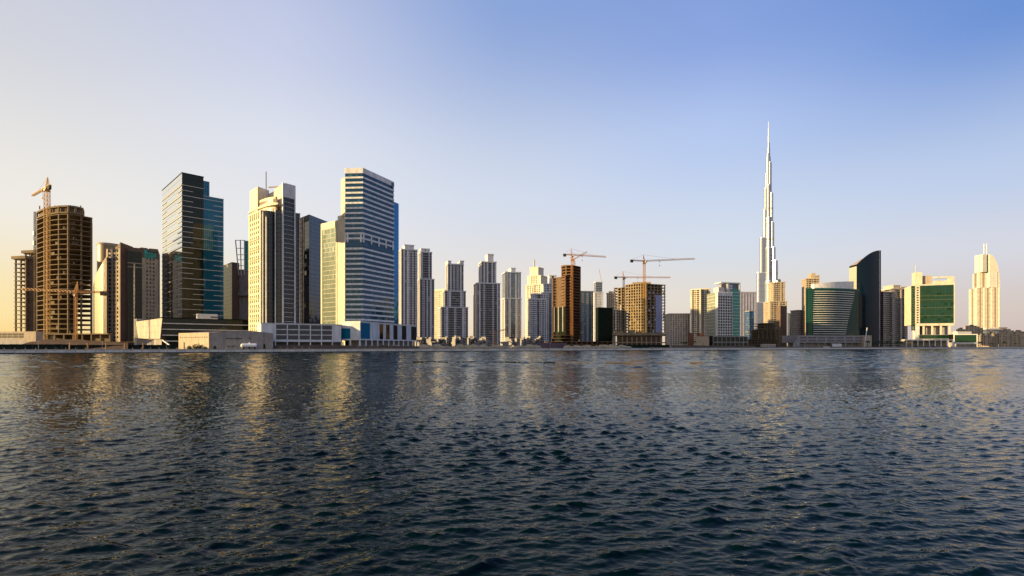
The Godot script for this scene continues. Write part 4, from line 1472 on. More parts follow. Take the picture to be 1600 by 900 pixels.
	for q in [[1079.0, 1095.0, 453.0, 0.0, "left half of the"], [1094.5, 1109.5, 452.0, 4.0, "right half of the"]]:
		tiered("apartment_tower", q[4] + " pair of yellow lit balcony towers beside the gridded office", "tower", "yellow lit balcony pair", [
			[q[0], q[1], q[2], 530.0, "pdwdp", "wdw"]], 880 + q[3], -0.45 if q[3] == 0.0 else -0.2, 24, 3.5, mats.cream, mats.glass_green, mats.beige)
	grid_office()
	tiered("ribbed_tower", "pale lilac slab with fine vertical ribs behind the gridded office", "tower", "", [
		[1156.5, 1181.0, 458.5, 525.0, "pbpbpbpbpbp", "pbp"]], 1250, 0.15, 26, 3.8, mats.lilac_wall, mats.glass_steel, mats.lilac_wall, 4.0)
	tiered("blue_glass_block", "small blue glass sliver at the foot of the tallest tower", "building", "", [
		[1171.0, 1178.0, 486.5, 525.0, "gg", "g"]], 1100, 0.1, 16, 3.8, mats.grey_wall, mats.glass_blue, mats.grey_wall)

func site_curved() -> void:
	var t := thing("unfinished_tower", "brown unfinished tower with concave stacked floors under a twin crane", "tower", v3(W(885, 640), GROUND), "unfinished concrete towers")
	var f := PackedVector2Array()
	for i in 7:
		var q := i / 6.0
		f.append(W(862.5 + 20.5 * q, 648 - 22.0 * q + 9.0 * sin(q * PI)))
	f.append_array(PackedVector2Array([W(900, 640), W(900, 662), W(864, 668)]))
	var y0 := 13.0
	var cols := []
	for i in [0, 2, 4, 6]:
		cols.append(f[i].lerp(W(885, 655), 0.06))
	cols.append(W(891, 634))
	bare_frame(t, f, y0, H(433, 640), 3.7, 0.8, mats.concrete_red, cols, 1.3, mats.concrete_warm)
	part(t, "core_wall", pris(PackedVector2Array([W(867, 652), W(884, 634), W(899, 648), W(898, 660), W(868, 664)]), GROUND, H(432, 640)), mats.formwork)
	# the taller rear part
	var g := PackedVector2Array([W(877, 646), W(884, 638), W(893, 634), W(907.5, 648), W(906, 672), W(880, 672)])
	var c2 := []
	for p in g:
		c2.append(p.lerp(W(892, 655), 0.07))
	bare_frame(t, g, y0, H(416, 645), 3.7, 0.8, mats.concrete_red, c2, 1.4, mats.concrete_warm)
	part(t, "core_wall", pris(PackedVector2Array([W(880, 652), W(893, 642), W(904, 654), W(903, 668), W(882, 668)]), GROUND, H(414.5, 645)), mats.formwork)
	part(t, "roof_ring", pris(circle(W(885.5, 652), 7.5, 24), H(416, 645), H(414, 645)), mats.concrete_warm)
	var gl := MB.new()
	for i in 6:
		glaze(gl, f[i], f[i + 1], GROUND + 8, H(480, 640), 2.4, 3.7, 0.01, 0.3)
	part(t, "lower_glass", gl, mats.glass_green, "stuff")
	for i in [1, 3, 5]:
		var b := MB.new()
		b.box(v3(f[i] + Vector2(0, 0.6), H(499, 640)), Vector3(1.6, 31.0, 1.0), 0.8)
		part(t, "pale_strip", b, mats.grey_wall)
	var p := thing("site_podium", "dark unfinished podium below the brown unfinished tower", "podium", v3(W(895, 600), GROUND))
	var dk := PackedVector2Array([W(852, 600), W(958, 606), W(956, 640), W(850, 640)])
	for i in 4:
		part(p, "floor_slab", pris(dk if i < 2 else PackedVector2Array([W(862, 604), W(892, 604), W(892, 638), W(862, 638)]), 5.0 + i * 3.8, 5.7 + i * 3.8), mats.concrete_warm)
	part(p, "back_wall", pris(PackedVector2Array([W(856, 612), W(955, 616), W(954, 638), W(856, 638)]), GROUND, 9.5), mats.formwork)
	for i in 14:
		var b := MB.new()
		b.box(v3(W(853 + i * 8.0, 601.5), 5.8), Vector3(0.9, 7.2, 0.9))
		part(p, "column", b, mats.concrete_red)
	crane("orange tower crane with long level jib on the brown unfinished tower", W(893.6, 622), GROUND, H(402, 622), 43.0, 11.0, -0.15, -1.5, mats.crane_orange, 2.2)
	var lf := thing("luffing_crane", "raised slanting crane boom behind the orange tower crane", "crane", v3(W(897, 650), H(417, 650)))
	var b := MB.new()
	lattice(b, v3(W(897.5, 650), H(417, 650)), v3(W(897.5, 650), H(408, 650)), 1.8, 0.35, 2.4)
	part(lf, "mast", b, mats.crane_paint)
	b = MB.new()
	lattice(b, v3(W(895.5, 650), H(406, 650)), v3(W(917, 655), H(392.5, 650)), 1.3, 0.28, 2.2, true)
	part(lf, "boom", b, mats.crane_paint)
	b = MB.new()
	b.box(v3(W(895, 650), H(406, 650)), Vector3(4.0, 3.0, 2.2), 0.2)
	part(lf, "machine_deck", b, mats.crane_orange)

func site_golden() -> void:
	var t := thing("unfinished_tower", "golden unfinished frame with curved front and purple-blue sheeting", "tower", v3(W(1000, 630), GROUND), "unfinished concrete towers")
	var y0 := H(519, 620)
	# left wing
	var l := slab_box(W(958.5, 648), W(977.5, 640), 20)
	var cols := []
	for i in 4:
		cols.append(l[0].lerp(l[1], 0.05 + 0.3 * i).lerp(mid(l), 0.08))
		cols.append(l[3].lerp(l[2], 0.05 + 0.3 * i).lerp(mid(l), 0.08))
	bare_frame(t, l, y0, H(449, 642), 3.6, 0.8, mats.concrete_gold, cols, 1.3, mats.concrete_gold)
	var lg := MB.new()
	lg.blk(l[0], l[1], 3.0, 5.5, -1.6, -1.2, y0, H(470, 642))
	lg.blk(l[0], l[1], 8.0, 11.0, -1.6, -1.2, y0, H(476, 642))
	part(t, "white_sheet", lg, mats.purple_pale)
	part(t, "core_wall", pris(slab_box(l[0].lerp(l[1], 0.62) + Vector2(0, -5), l[1] + Vector2(0, -5), 8), GROUND, H(449, 642)), mats.formwork)
	# curved sunlit middle
	var m := PackedVector2Array()
	for i in 9:
		var q := i / 8.0
		m.append(W(977 + 33 * q, 638 - 19.0 * sin(q * PI * 0.5)))
	m.append_array(PackedVector2Array([W(1012, 642), W(980, 658)]))
	cols = []
	for i in 9:
		cols.append(m[i].lerp(W(995, 640), 0.05))
	bare_frame(t, m, y0, H(443, 625), 3.6, 0.75, mats.concrete_gold, cols, 1.3, mats.concrete_gold)
	part(t, "core_wall", pris(PackedVector2Array([W(981, 645), W(990, 634), W(1010, 627), W(1011, 640), W(982, 654)]), GROUND, H(443, 625)), mats.formwork)
	rng.seed = 9
	for k in 34:
		var i := rng.randi_range(0, 7)
		var y := y0 + 3.6 * rng.randi_range(0, 15)
		var b := MB.new()
		b.blk(m[i], m[i + 1], 0.6, m[i].distance_to(m[i + 1]) * 0.8, -1.5, -1.2, y, y + 2.8)
		part(t, "infill_wall", b, [mats.concrete_warm, mats.concrete_gold, mats.concrete_red][k % 3])
	# right wing with sheeting
	var r := slab_box(W(1010, 622), W(1040.5, 634), 22)
	cols = []
	for i in 6:
		cols.append(r[0].lerp(r[1], 0.03 + 0.188 * i).lerp(mid(r), 0.05))
	bare_frame(t, r, y0, H(444, 628), 3.6, 0.75, mats.concrete_gold, cols, 1.2, mats.concrete_gold)
	part(t, "core_wall", pris(slab_box(r[0].lerp(r[2], 0.28), r[1].lerp(r[3], 0.12), 8), GROUND, H(444, 628)), mats.formwork)
	var sh := MB.new()
	var rl := r[0].distance_to(r[1])
	glaze(sh, r[0].lerp(r[1], 0.46), r[0].lerp(r[1], 0.80), y0, H(461, 628), 2.2, 3.6, 0.02, 0.2)
	part(t, "blue_sheeting", sh, mats.purple_sheet, "stuff")
	rng.seed = 10
	for k in 44:
		var y := y0 + 3.6 * rng.randi_range(0, 15)
		var u := rng.randi_range(0, 8) * 0.105
		var b := MB.new()
		b.blk(r[0], r[1], rl * u + 0.5, rl * (u + 0.09), -0.7, -0.4, y, y + 2.6)
		part(t, "window_sheet", b, mats.purple_pale if k % 3 else mats.concrete_warm)
	part(t, "roof_ring", pris(PackedVector2Array([W(988, 632), W(1017, 626), W(1017, 636), W(989, 642)]), H(443, 628), H(440.5, 628)), mats.concrete_gold)
	# podium
	var p := thing("site_podium", "pale unfinished podium below the golden unfinished frame", "podium", v3(W(1000, 590), GROUND))
	var dk := PackedVector2Array([W(956.5, 596), W(1010, 592), W(1041, 604), W(1040, 640), W(958, 640)])
	part(p, "deck", pris(dk, H(524, 594), H(520.5, 594)), mats.concrete_gold)
	part(p, "floor_slab", pris(dk, 7.4, 8.6), mats.concrete_gold)
	part(p, "back_wall", pris(grown(dk, -5.0), GROUND, H(524, 594)), mats.formwork)
	for i in 12:
		var b := MB.new()
		var c := W(957.5 + i * 7.5, 596.2 - i * 0.6 if i < 7 else 592.5 + (i - 7) * 2.8)
		b.box(v3(c, 8.5), Vector3(1.1, 12.5, 1.1))
		part(p, "column", b, mats.concrete_gold)
	for q in [[962.0, 974.0, 2.5], [984.0, 992.0, 4.0], [996.0, 1003.0, 2.0]]:
		part(p, "deck_hut", pris(slab_box(W(q[0], 600), W(q[1], 600), 8), H(520.5, 594), H(520.5, 594) + q[2]), mats.concrete_gold)
	crane("tall golden tower crane with long rising jib over the golden unfinished frame", W(1006.5, 612), GROUND, H(412, 612), 72.0, 19.0, -0.32, 6.5, mats.crane_paint, 2.3)
	crane("smaller dark tower crane behind the golden unfinished frame", W(974.5, 665), H(449, 660), H(437, 665), 63.0, 12.5, -0.1, 0.5, mats.crane_orange, 1.8)

func grid_office() -> void:
	var t := thing("gridded_office", "white gridded office with square frame on its roof and teal glass corner", "building", v3(W(1130, 615), GROUND))
	var L := W(1104.8, 634)
	var C := W(1121.0, 606)
	var D := W(1143.7, 612)
	var E := W(1156.5, 618)
	var yt := H(456.5, 608)
	var body := PackedVector2Array([L, C, D, E, W(1156, 646), W(1112, 652)])
	part(t, "core", pris(body, GROUND, yt), mats.plaster)
	var f := front_new()
	front(f, L, C, GROUND + 11, yt, "gggggb", 3.9)
	front_commit(t, f, mats.white_cladding, mats.glass_gold, mats.plaster)
	# square windows, deep set, each a part of the front
	var n := 15
	var sh := (yt - 4.0 - (GROUND + 12.0)) / n
	var w := C.distance_to(D)
	var wall := MB.new()
	for i in 7:
		var e := w * (i / 6.0)
		wall.blk(C, D, maxf(0, e - 0.32), minf(w, e + 0.32), 0.0, 0.8, GROUND + 11, yt)
	for r in n + 1:
		wall.blk(C, D, 0, w, 0.0, 0.75, GROUND + 12.0 + r * sh - 0.4, GROUND + 12.0 + r * sh + 0.5)
	part(t, "front_grid", wall, mats.white_cladding)
	var o := org(t)
	var wb := MB.new()
	wb.blk(C, D, 0.34, w / 6.0 - 0.34, 0.02, 0.10, 0, sh - 0.9)
	var wm := wb.mesh(Vector3(o.x, 0, o.z))
	var dd := (D - C) / 6.0
	for r in n:
		for c in 6:
			place(t, "window", wm, mats.glass_green if (r + c) % 7 else mats.glass_far, Vector3(dd.x * c, GROUND + 12.5 + r * sh - o.y, dd.y * c))
	f = front_new()
	front(f, D, E, GROUND + 11, H(452, 615), "gggg", 3.9)
	front_commit(t, f, mats.white_cladding, mats.glass_sea, mats.plaster)
	# roof frame
	var A := W(1126, 612)
	var B := W(1156.5, 618)
	var fr := MB.new()
	var l := A.distance_to(B)
	fr.blk(A, B, 0.0, l, -12, 0.6, H(442.5, 614), H(441, 614))
	fr.blk(A, B, l - 1.6, l, -12, 0.6, H(455.5, 614), H(442.5, 614))
	fr.blk(A, B, l * 0.32, l * 0.40, -12, 0.6, H(456, 614), H(442.5, 614))
	fr.blk(A, B, l * 0.40, l - 1.6, -12, 0.6, H(456, 614), H(454, 614))
	part(t, "roof_frame", fr, mats.white_cladding)
	var gl := MB.new()
	glaze(gl, A.lerp(B, 0.40), A.lerp(B, 0.94), H(454, 614), H(442.6, 614), 2.0, 3.0, 0.01, -0.5)
	part(t, "roof_glass", gl, mats.glass_navy, "stuff")
	part(t, "roof_slope", pris(PackedVector2Array([W(1112, 622), W(1127, 612), W(1136, 620), W(1122, 636)]), yt, 0, PackedFloat32Array([yt + 2, H(444, 612), H(442, 614), yt + 3])), mats.grey_wall)
	part(t, "stair_head", pris(slab_box(W(1123, 608), W(1132, 610), 10), yt, H(449, 610)), mats.lilac_wall)
	var p := thing("office_podium", "low dark glass podium with grey frame below the gridded office", "podium", v3(W(1130, 590), GROUND))
	var a := W(1114, 586)
	var b2 := W(1168, 600)
	part(p, "core", pris(slab_box(a, b2, 24), GROUND, H(525, 592)), mats.frame_dark)
	var g := MB.new()
	glaze(g, a, b2, GROUND, H(526, 592), 2.4, 4.0, 0.01, 0.1)
	part(p, "front_glass", g, mats.glass_green, "stuff")
	band_boxes(p, "grey_band", a, b2, [H(526.4, 592), H(535.3, 592)], 0.9, 0.1, 0.6, mats.grey_wall)
	var al := a.distance_to(b2)
	for i in 9:
		var b := MB.new()
		b.blk(a, b2, al * i / 8.0 - 0.3, al * i / 8.0 + 0.3, 0.1, 0.5, GROUND, H(525.5, 592))
		part(p, "grey_post", b, mats.grey_wall)
	part(p, "blank_hall", pris(PackedVector2Array([W(1088, 604), W(1112, 590), W(1114.5, 592), W(1114, 622), W(1092, 630)]), GROUND, H(525.5, 596)), mats.beige)
	for q in [[1078.0, 1083.0, 520.0], [1092.0, 1097.5, 520.5]]:
		part(p, "brick_stub", pris(slab_box(W(q[0], 640), W(q[1], 640), 8), GROUND, H(q[2], 640)), mats.roof_tile)

# ------------------------------------------------------------------ the right side
func build_right() -> void:
	supertall()
	var gf: Material = mats.glass_far
	var t := tiered("domed_tower", "beige stepped tower with a small dome before the tallest tower", "tower", "", [
		[1203.0, 1229.0, 472.0, 530.0, "pwdwpwdp", "pwwp"], [1208.0, 1226.5, 441.5, 472.0, "pwdwpwp", "wpw", 3.0]], 980, -0.1, 30, 3.6, mats.beige, gf, mats.beige)
	var b := MB.new()
	for i in 6:
		var a := i / 6.0 * PI * 0.5
		b.prism(circle(W(1217, 995), 3.4 * cos(a), 16), H(441, 985) + 3.2 + 4.0 * sin(a), H(441, 985) + 3.2 + 4.0 * sin(a + PI / 12.0) + 0.1, PackedFloat32Array(), true)
	b.prism(circle(W(1217, 995), 3.4, 16), H(441, 985), H(441, 985) + 3.2, PackedFloat32Array(), true)
	part(t, "dome", b, mats.glass_steel)
	part(t, "dark_corner_shaft", pris(slab_box(W(1219.5, 972), W(1229.5, 978), 10), GROUND, H(478, 975)), mats.brown_stone)
	site_dark()
	tiered("apartment_block", "small white sunlit block right of the domed tower", "building", "", [
		[1230.5, 1247.0, 490.0, 530.0, "bgggg", "bb"]], 1300, -0.5, 28, 3.8, mats.cream, mats.glass_steel, mats.cream)
	tiered("apartment_block", "grey brown block against the left edge of the round banded tower", "building", "", [
		[1247.0, 1259.0, 485.5, 530.0, "wdw", "ww"]], 1000, 0.2, 20, 3.6, mats.grey_wall, gf, mats.grey_wall)
	tiered("apartment_tower", "beige tower head rising behind the round banded tower", "tower", "", [
		[1259.5, 1280.0, 436.0, 530.0, "wdwdw", "ww"], [1267.0, 1280.0, 431.0, 436.0, "bw", "b", 3.0], [1268.5, 1273.5, 427.5, 431.0, "b", "b", 5.0]], 980, -0.2, 24, 3.6, mats.beige, gf, mats.beige)
	round_banded()
	sail_glass()
	tiered("apartment_tower", "brown and glass apartment tower, lower of the two beside the dark curved tower", "tower", "", [
		[1380.0, 1398.5, 457.0, 532.0, "wdgw", "wd"]], 880, 0.1, 26, 3.6, mats.pale_stone, mats.glass_green, mats.pale_stone)
	tiered("apartment_tower", "brown apartment tower with square roof boxes, taller of the two beside dark tower", "tower", "", [
		[1393.0, 1418.0, 452.0, 532.0, "wdgpgw", "wd"], [1396.0, 1406.0, 446.5, 452.0, "b", "b", 3.0], [1407.5, 1416.5, 449.0, 452.0, "b", "b", 4.0]], 920, 0.1, 28, 3.6, mats.pale_stone, mats.glass_green, mats.grey_wall)
	green_box()
	crested()
	old_town()

func capsule(c: Vector2, ang: float, reach: float, r0: float, r1: float, lobes: int) -> PackedVector2Array:
	# a wing: hull of a circle at the core and one at its tip, its skin gently scalloped
	var d := Vector2(cos(ang), sin(ang))
	var p := PackedVector2Array()
	var n := 40
	for i in n:
		var a := ang - PI * 0.5 + PI * i / (n - 1.0)
		p.append(c + d * reach + Vector2(cos(a), sin(a)) * r1 * (1.0 + 0.035 * cos(i * PI * lobes / n)))
	for i in 16:
		var a := ang + PI * 0.5 + PI * i / 15.0
		p.append(c + Vector2(cos(a), sin(a)) * r0)
	return p
func supertall() -> void:
	var z := 1900.0
	var c := W(1200.8, z)
	var t := thing("supertall_tower", "very tall silver stepped tower tapering to a needle spire", "skyscraper", v3(c, GROUND))
	# three wings; each step reaches less far and stands higher
	var wings := [
		[PI - 0.12, [[53.0, 506.0], [47.0, 473.0], [37.0, 427.0], [25.0, 372.0], [13.0, 328.0], [9.5, 295.0], [7.0, 272.0]]],
		[0.75, [[42.0, 470.0], [33.0, 441.0], [25.0, 409.0], [18.0, 388.0], [13.5, 349.0], [10.5, 303.0], [5.5, 255.0]]],
		[-1.9, [[50.0, 480.0], [40.0, 450.0], [30.0, 400.0], [20.0, 360.0], [12.0, 310.0], [6.0, 262.0]]],
		[1.9, [[16.0, 440.0], [14.0, 388.0], [11.0, 341.0], [8.0, 290.0]]],
	]
	for w in wings:
		for k in w[1].size():
			var q: Array = w[1][k]
			var r1: float = clampf(6.0 + q[0] * 0.06, 5.0, 9.0)
			var poly := capsule(c, w[0] + 0.04 * k, q[0], 9.0 - k * 0.45, r1 - k * 0.12, 7)
			var y1 := H(q[1], z)
			part(t, "wing_tier", pris(poly, GROUND, y1, PackedFloat32Array(), true), mats.silver_glass if (k + int(w[0] * 3)) % 2 else mats.silver_glass_b)
			part(t, "tier_roof", pris(grown(poly, 0.25), y1, y1 + 2.0, PackedFloat32Array(), true), mats.steel)
			# dark plant floors
			for pb in [374.0, 427.0, 326.0]:
				if q[1] < pb - 4.0 and (k == 0 or w[1][k - 1][1] > pb - 6.0 or k == w[1].size() - 1):
					part(t, "plant_band", pris(grown(poly, 0.2), H(pb + 2.4, z), H(pb - 0.4, z), PackedFloat32Array(), true), mats.steel_dark)
			var fl := MB.new()
			var g := grown(poly, 0.15)
			var yy: float = GROUND + 24.0 + k * 5.0
			while yy < y1 - 8.0:
				fl.prism(g, yy, yy + 1.3, PackedFloat32Array(), true)
				yy += 21.0
			part(t, "floor_lines", fl, mats.steel_dark, "stuff")
	for q in [[8.2, 246.0], [6.6, 240.0], [4.6, 231.0], [3.4, 223.0]]:
		part(t, "core_tier", pris(circle(c + Vector2(-1.0 if q[1] > 235 else 0.6, 0), q[0], 24), GROUND, H(q[1], z), PackedFloat32Array(), true), mats.silver_glass_b)
	var sp := MB.new()
	var ys := [H(224, z), H(212, z), H(200, z), H(190.5, z)]
	for i in 3:
		sp.prism(circle(c, 2.3 - i * 0.65, 12), ys[i], ys[i + 1], PackedFloat32Array(), true)
	part(t, "spire", sp, mats.white_paint)

func site_dark() -> void:
	var t := thing("unfinished_block", "dark low unfinished concrete block in front of the tallest tower", "building", v3(W(1200, 700), GROUND), "unfinished concrete towers")
	for q in [[1184.0, 1220.0, 690.0, 515.0], [1194.5, 1217.0, 694.0, 504.5]]:
		var poly := slab_box(W(q[0], q[2]), W(q[1], q[2] + 4), 24)
		var cols := []
		for i in 6:
			cols.append(poly[0].lerp(poly[1], 0.03 + i * 0.188).lerp(mid(poly), 0.04))
		bare_frame(t, poly, GROUND, H(q[3], q[2]), 3.6, 0.8, mats.formwork, cols, 1.1, mats.formwork)
		part(t, "core_wall", pris(grown(poly, -4.0), GROUND, H(q[3], q[2])), mats.formwork)
	var p := thing("site_deck", "dark open building deck left of the dark unfinished block", "building", v3(W(1185, 680), GROUND))
	for i in 3:
		part(p, "floor_slab", pris(slab_box(W(1169, 676), W(1220, 684), 16), 5.6 + i * 3.4, 6.4 + i * 3.4), mats.formwork)
	part(p, "back_wall", pris(slab_box(W(1170, 684), W(1220, 690), 6), GROUND, 12.6), mats.formwork)
	for i in 12:
		var b := MB.new()
		b.box(v3(W(1169.5 + i * 4.5, 676.8 + i * 0.7), 7.0), Vector3(0.7, 9.5, 0.7))
		part(p, "column", b, mats.formwork)
	var k := thing("site_trailer", "long pale site trailer on the shore before the dark unfinished block", "trailer", v3(W(1202, 640), GROUND))
	var bd := slab_box(W(1191.5, 640), W(1212, 642), 4)
	part(k, "body", pris(bd, GROUND + 0.8, GROUND + 3.9), mats.pale_stone)
	part(k, "roof", pris(grown(bd, 0.2), GROUND + 3.9, GROUND + 4.15), mats.white_paint)
	for i in 6:
		var b := MB.new()
		b.blk(bd[0], bd[1], 1.2 + i * 2.6, 2.6 + i * 2.6, 0.0, 0.05, GROUND + 2.0, GROUND + 3.1)
		part(k, "window", b, mats.glass_far)
	for i in 4:
		var b := MB.new()
		b.box(v3(bd[0].lerp(bd[1], 0.1 + i * 0.27) + Vector2(0, -1), GROUND + 0.4), Vector3(0.8, 0.8, 1.0))
		part(k, "support", b, mats.dark_metal)

func arc_pts(x0: float, x1: float, z0: float, z1: float, bulge: float, n: int) -> PackedVector2Array:
	var p := PackedVector2Array()
	for i in n + 1:
		var q := i / float(n)
		p.append(W(lerpf(x0, x1, q), lerpf(z0, z1, q) - bulge * sin(q * PI)))
	return p
func round_banded() -> void:
	var t := thing("round_banded_tower", "round green glass tower with white sunshade bands and plain white crown", "tower", v3(W(1300, 775), GROUND))
	var body := arc_pts(1259.0, 1341.5, 772, 788, 9, 22)
	var n := body.size()
	body.append_array(PackedVector2Array([W(1338, 850), W(1262, 840)]))
	var yt := H(451, 770)
	part(t, "core", pris(body, GROUND, yt), mats.frame_dark)
	var g := MB.new()
	for i in n - 1:
		glaze(g, body[i], body[i + 1], GROUND + 8, yt, 1.9, 3.5, 0.006, 0.05)
	part(t, "glass_skin", g, mats.glass_emerald, "stuff")
	var ny := 20
	var y0 := H(522, 770)
	for r in ny:
		var f := r / float(ny)
		var band := arc_pts(1271.0, lerpf(1329.0, 1335.0, f), 769.5, 785.0 - (1.0 - f) * 1.0, 8.5, 16)
		var b := MB.new()
		var y := lerpf(y0, yt - 1.0, f)
		for i in 16:
			b.blk(band[i], band[i + 1], 0, band[i].distance_to(band[i + 1]), -1.6, 0.6, y, y + 0.75)
		part(t, "sunshade_band", b, mats.white_cladding)
	for q in [1264.0, 1267.5]:
		var b := MB.new()
		for r in 20:
			b.box(v3(W(q, 768), lerpf(y0, yt, r / 20.0)), Vector3(2.0, 0.9, 1.0), 0.3)
		part(t, "corner_ledges", b, mats.glass_sea, "stuff")
	var cr := arc_pts(1269.5, 1334.0, 770, 786, 7, 18)
	var tops := PackedFloat32Array()
	for i in 19:
		tops.append(H(lerpf(443.5, 437.5, i / 18.0), 770))
	var crp := cr.duplicate()
	for i in 19:
		var p := cr[18 - i]
		crp.append(p + Vector2(2.0, -8.0))
		tops.append(tops[18 - i])
	part(t, "crown", pris(crp, yt, 0, tops, true), mats.white_cladding)
	part(t, "roof_edge", pris(grown(body, 0.5), yt, yt + 1.0), mats.glass_sea)
	# podium
	var p := thing("slotted_podium", "pale grey slotted podium below the round banded tower", "podium", v3(W(1300, 715), GROUND))
	var a := W(1246, 704)
	var e := W(1352, 726)
	var l := a.distance_to(e)
	part(p, "upper_wall", pris(slab_box(a, e, 30), 8.5, H(524, 712)), mats.grey_wall)
	part(p, "sloped_end", pris(PackedVector2Array([W(1239, 704), W(1250, 704), W(1250, 730), W(1239, 730)]), GROUND, 0, PackedFloat32Array([7.0, H(524, 704), H(524, 704), 7.0])), mats.grey_wall)
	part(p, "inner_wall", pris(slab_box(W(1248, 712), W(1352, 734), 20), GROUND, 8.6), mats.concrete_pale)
	for k in 2:
		for i in 7:
			var b := MB.new()
			b.blk(a, e, l * (0.02 + i * 0.137), l * (0.13 + i * 0.137), 0.0, 0.15, 10.4 + k * 4.0, 12.4 + k * 4.0)
			part(p, "slot", b, mats.louvre)
	for i in 11:
		var b := MB.new()
		b.blk(a, e, l * i * 0.1 - 0.4, l * i * 0.1 + 0.4, -0.6, 0.3, GROUND, 8.6)
		part(p, "column", b, mats.grey_wall)
	part(p, "end_block", pris(slab_box(W(1350, 722), W(1362, 726), 16), GROUND, H(524, 724)), mats.beige)
	var vv := MB.new()
	vv.blk(a, e, l * 0.50, l * 0.64, 0.0, 0.6, GROUND + 0.6, GROUND + 5.0)
	part(p, "pale_hoarding", vv, mats.plaster)
	vv = MB.new()
	vv.bar(v3(W(1350, 716), GROUND), v3(W(1355, 716), H(512, 716)), 0.8)
	part(p, "leaning_pole", vv, mats.white_paint)

func sail_glass() -> void:
	var t := thing("curved_dark_tower", "near-black glass tower whose curved roof sweeps up to a point", "tower", v3(W(1350, 860), GROUND))
	var poly := PackedVector2Array([W(1327.0, 868), W(1338.5, 846)])
	var tops := PackedFloat32Array([H(415.0, 858), H(413.5, 846)])
	var n := 14
	for i in range(1, n + 1):
		var q := i / float(n)
		poly.append(W(1338.5 + 38.0 * q, 846 + 12 * q - 4.0 * sin(q * PI)))
		tops.append(H(413.5 - 21.5 * sin(q * PI * 0.5), 846 + 14.0 * q))
	poly.append_array(PackedVector2Array([W(1371, 890), W(1345, 892)]))
	tops.append_array(PackedFloat32Array([tops[-1] + 1.0, H(404.0, 880)]))
	part(t, "core", pris(poly, GROUND, 0, tops), mats.frame_dark)
	var lift := PackedFloat32Array()
	for q in tops:
		lift.append(q + 0.6)
	var rf := MB.new()
	var tri_ := Geometry2D.triangulate_polygon(poly)
	for i in range(0, tri_.size(), 3):
		var va := v3(poly[tri_[i]], lift[tri_[i]])
		var vb := v3(poly[tri_[i + 1]], lift[tri_[i + 1]])
		var vc := v3(poly[tri_[i + 2]], lift[tri_[i + 2]])
		var nn := (vb - va).cross(vc - va).normalized()
		rf.tri(va, vb, vc, nn if nn.y > 0.0 else -nn)
	part(t, "roof", rf, mats.roof_metal)
	var b := MB.new()
	for i in range(1, n + 1):
		var A := poly[i]
		var B := poly[i + 1] if i < n else poly[i + 1]
		if i == n + 1:
			break
		if i >= n + 1:
			continue
		var lo := minf(tops[i], tops[i + 1]) if i <= n else tops[i]
		glaze(b, A, B, GROUND, lo - 0.3, 1.8, 3.6, 0.004, 0.1)
		var d := (B - A).normalized()
		var o := Vector2(-d.y, d.x) * 0.1
		b.tri(v3(A + o, lo - 0.3), v3(B + o, lo - 0.3), v3(B + o if tops[i + 1] > tops[i] else A + o, maxf(tops[i], tops[i + 1]) - 0.2), Vector3(-d.y, 0, d.x))
	part(t, "curved_glass", b, mats.glass_black, "stuff")
	b = MB.new()
	glaze(b, poly[0], poly[1], GROUND, tops[1] - 2.5, 2.4, 3.6, 0.01, 0.1)
	part(t, "side_glass", b, mats.cream_glass, "stuff")
	var rl := MB.new()
	rl.blk(poly[n], poly[n + 1], -0.2, 0.6, 0.0, 0.5, GROUND, tops[n + 1])
	part(t, "bright_edge", rl, mats.white_cladding)

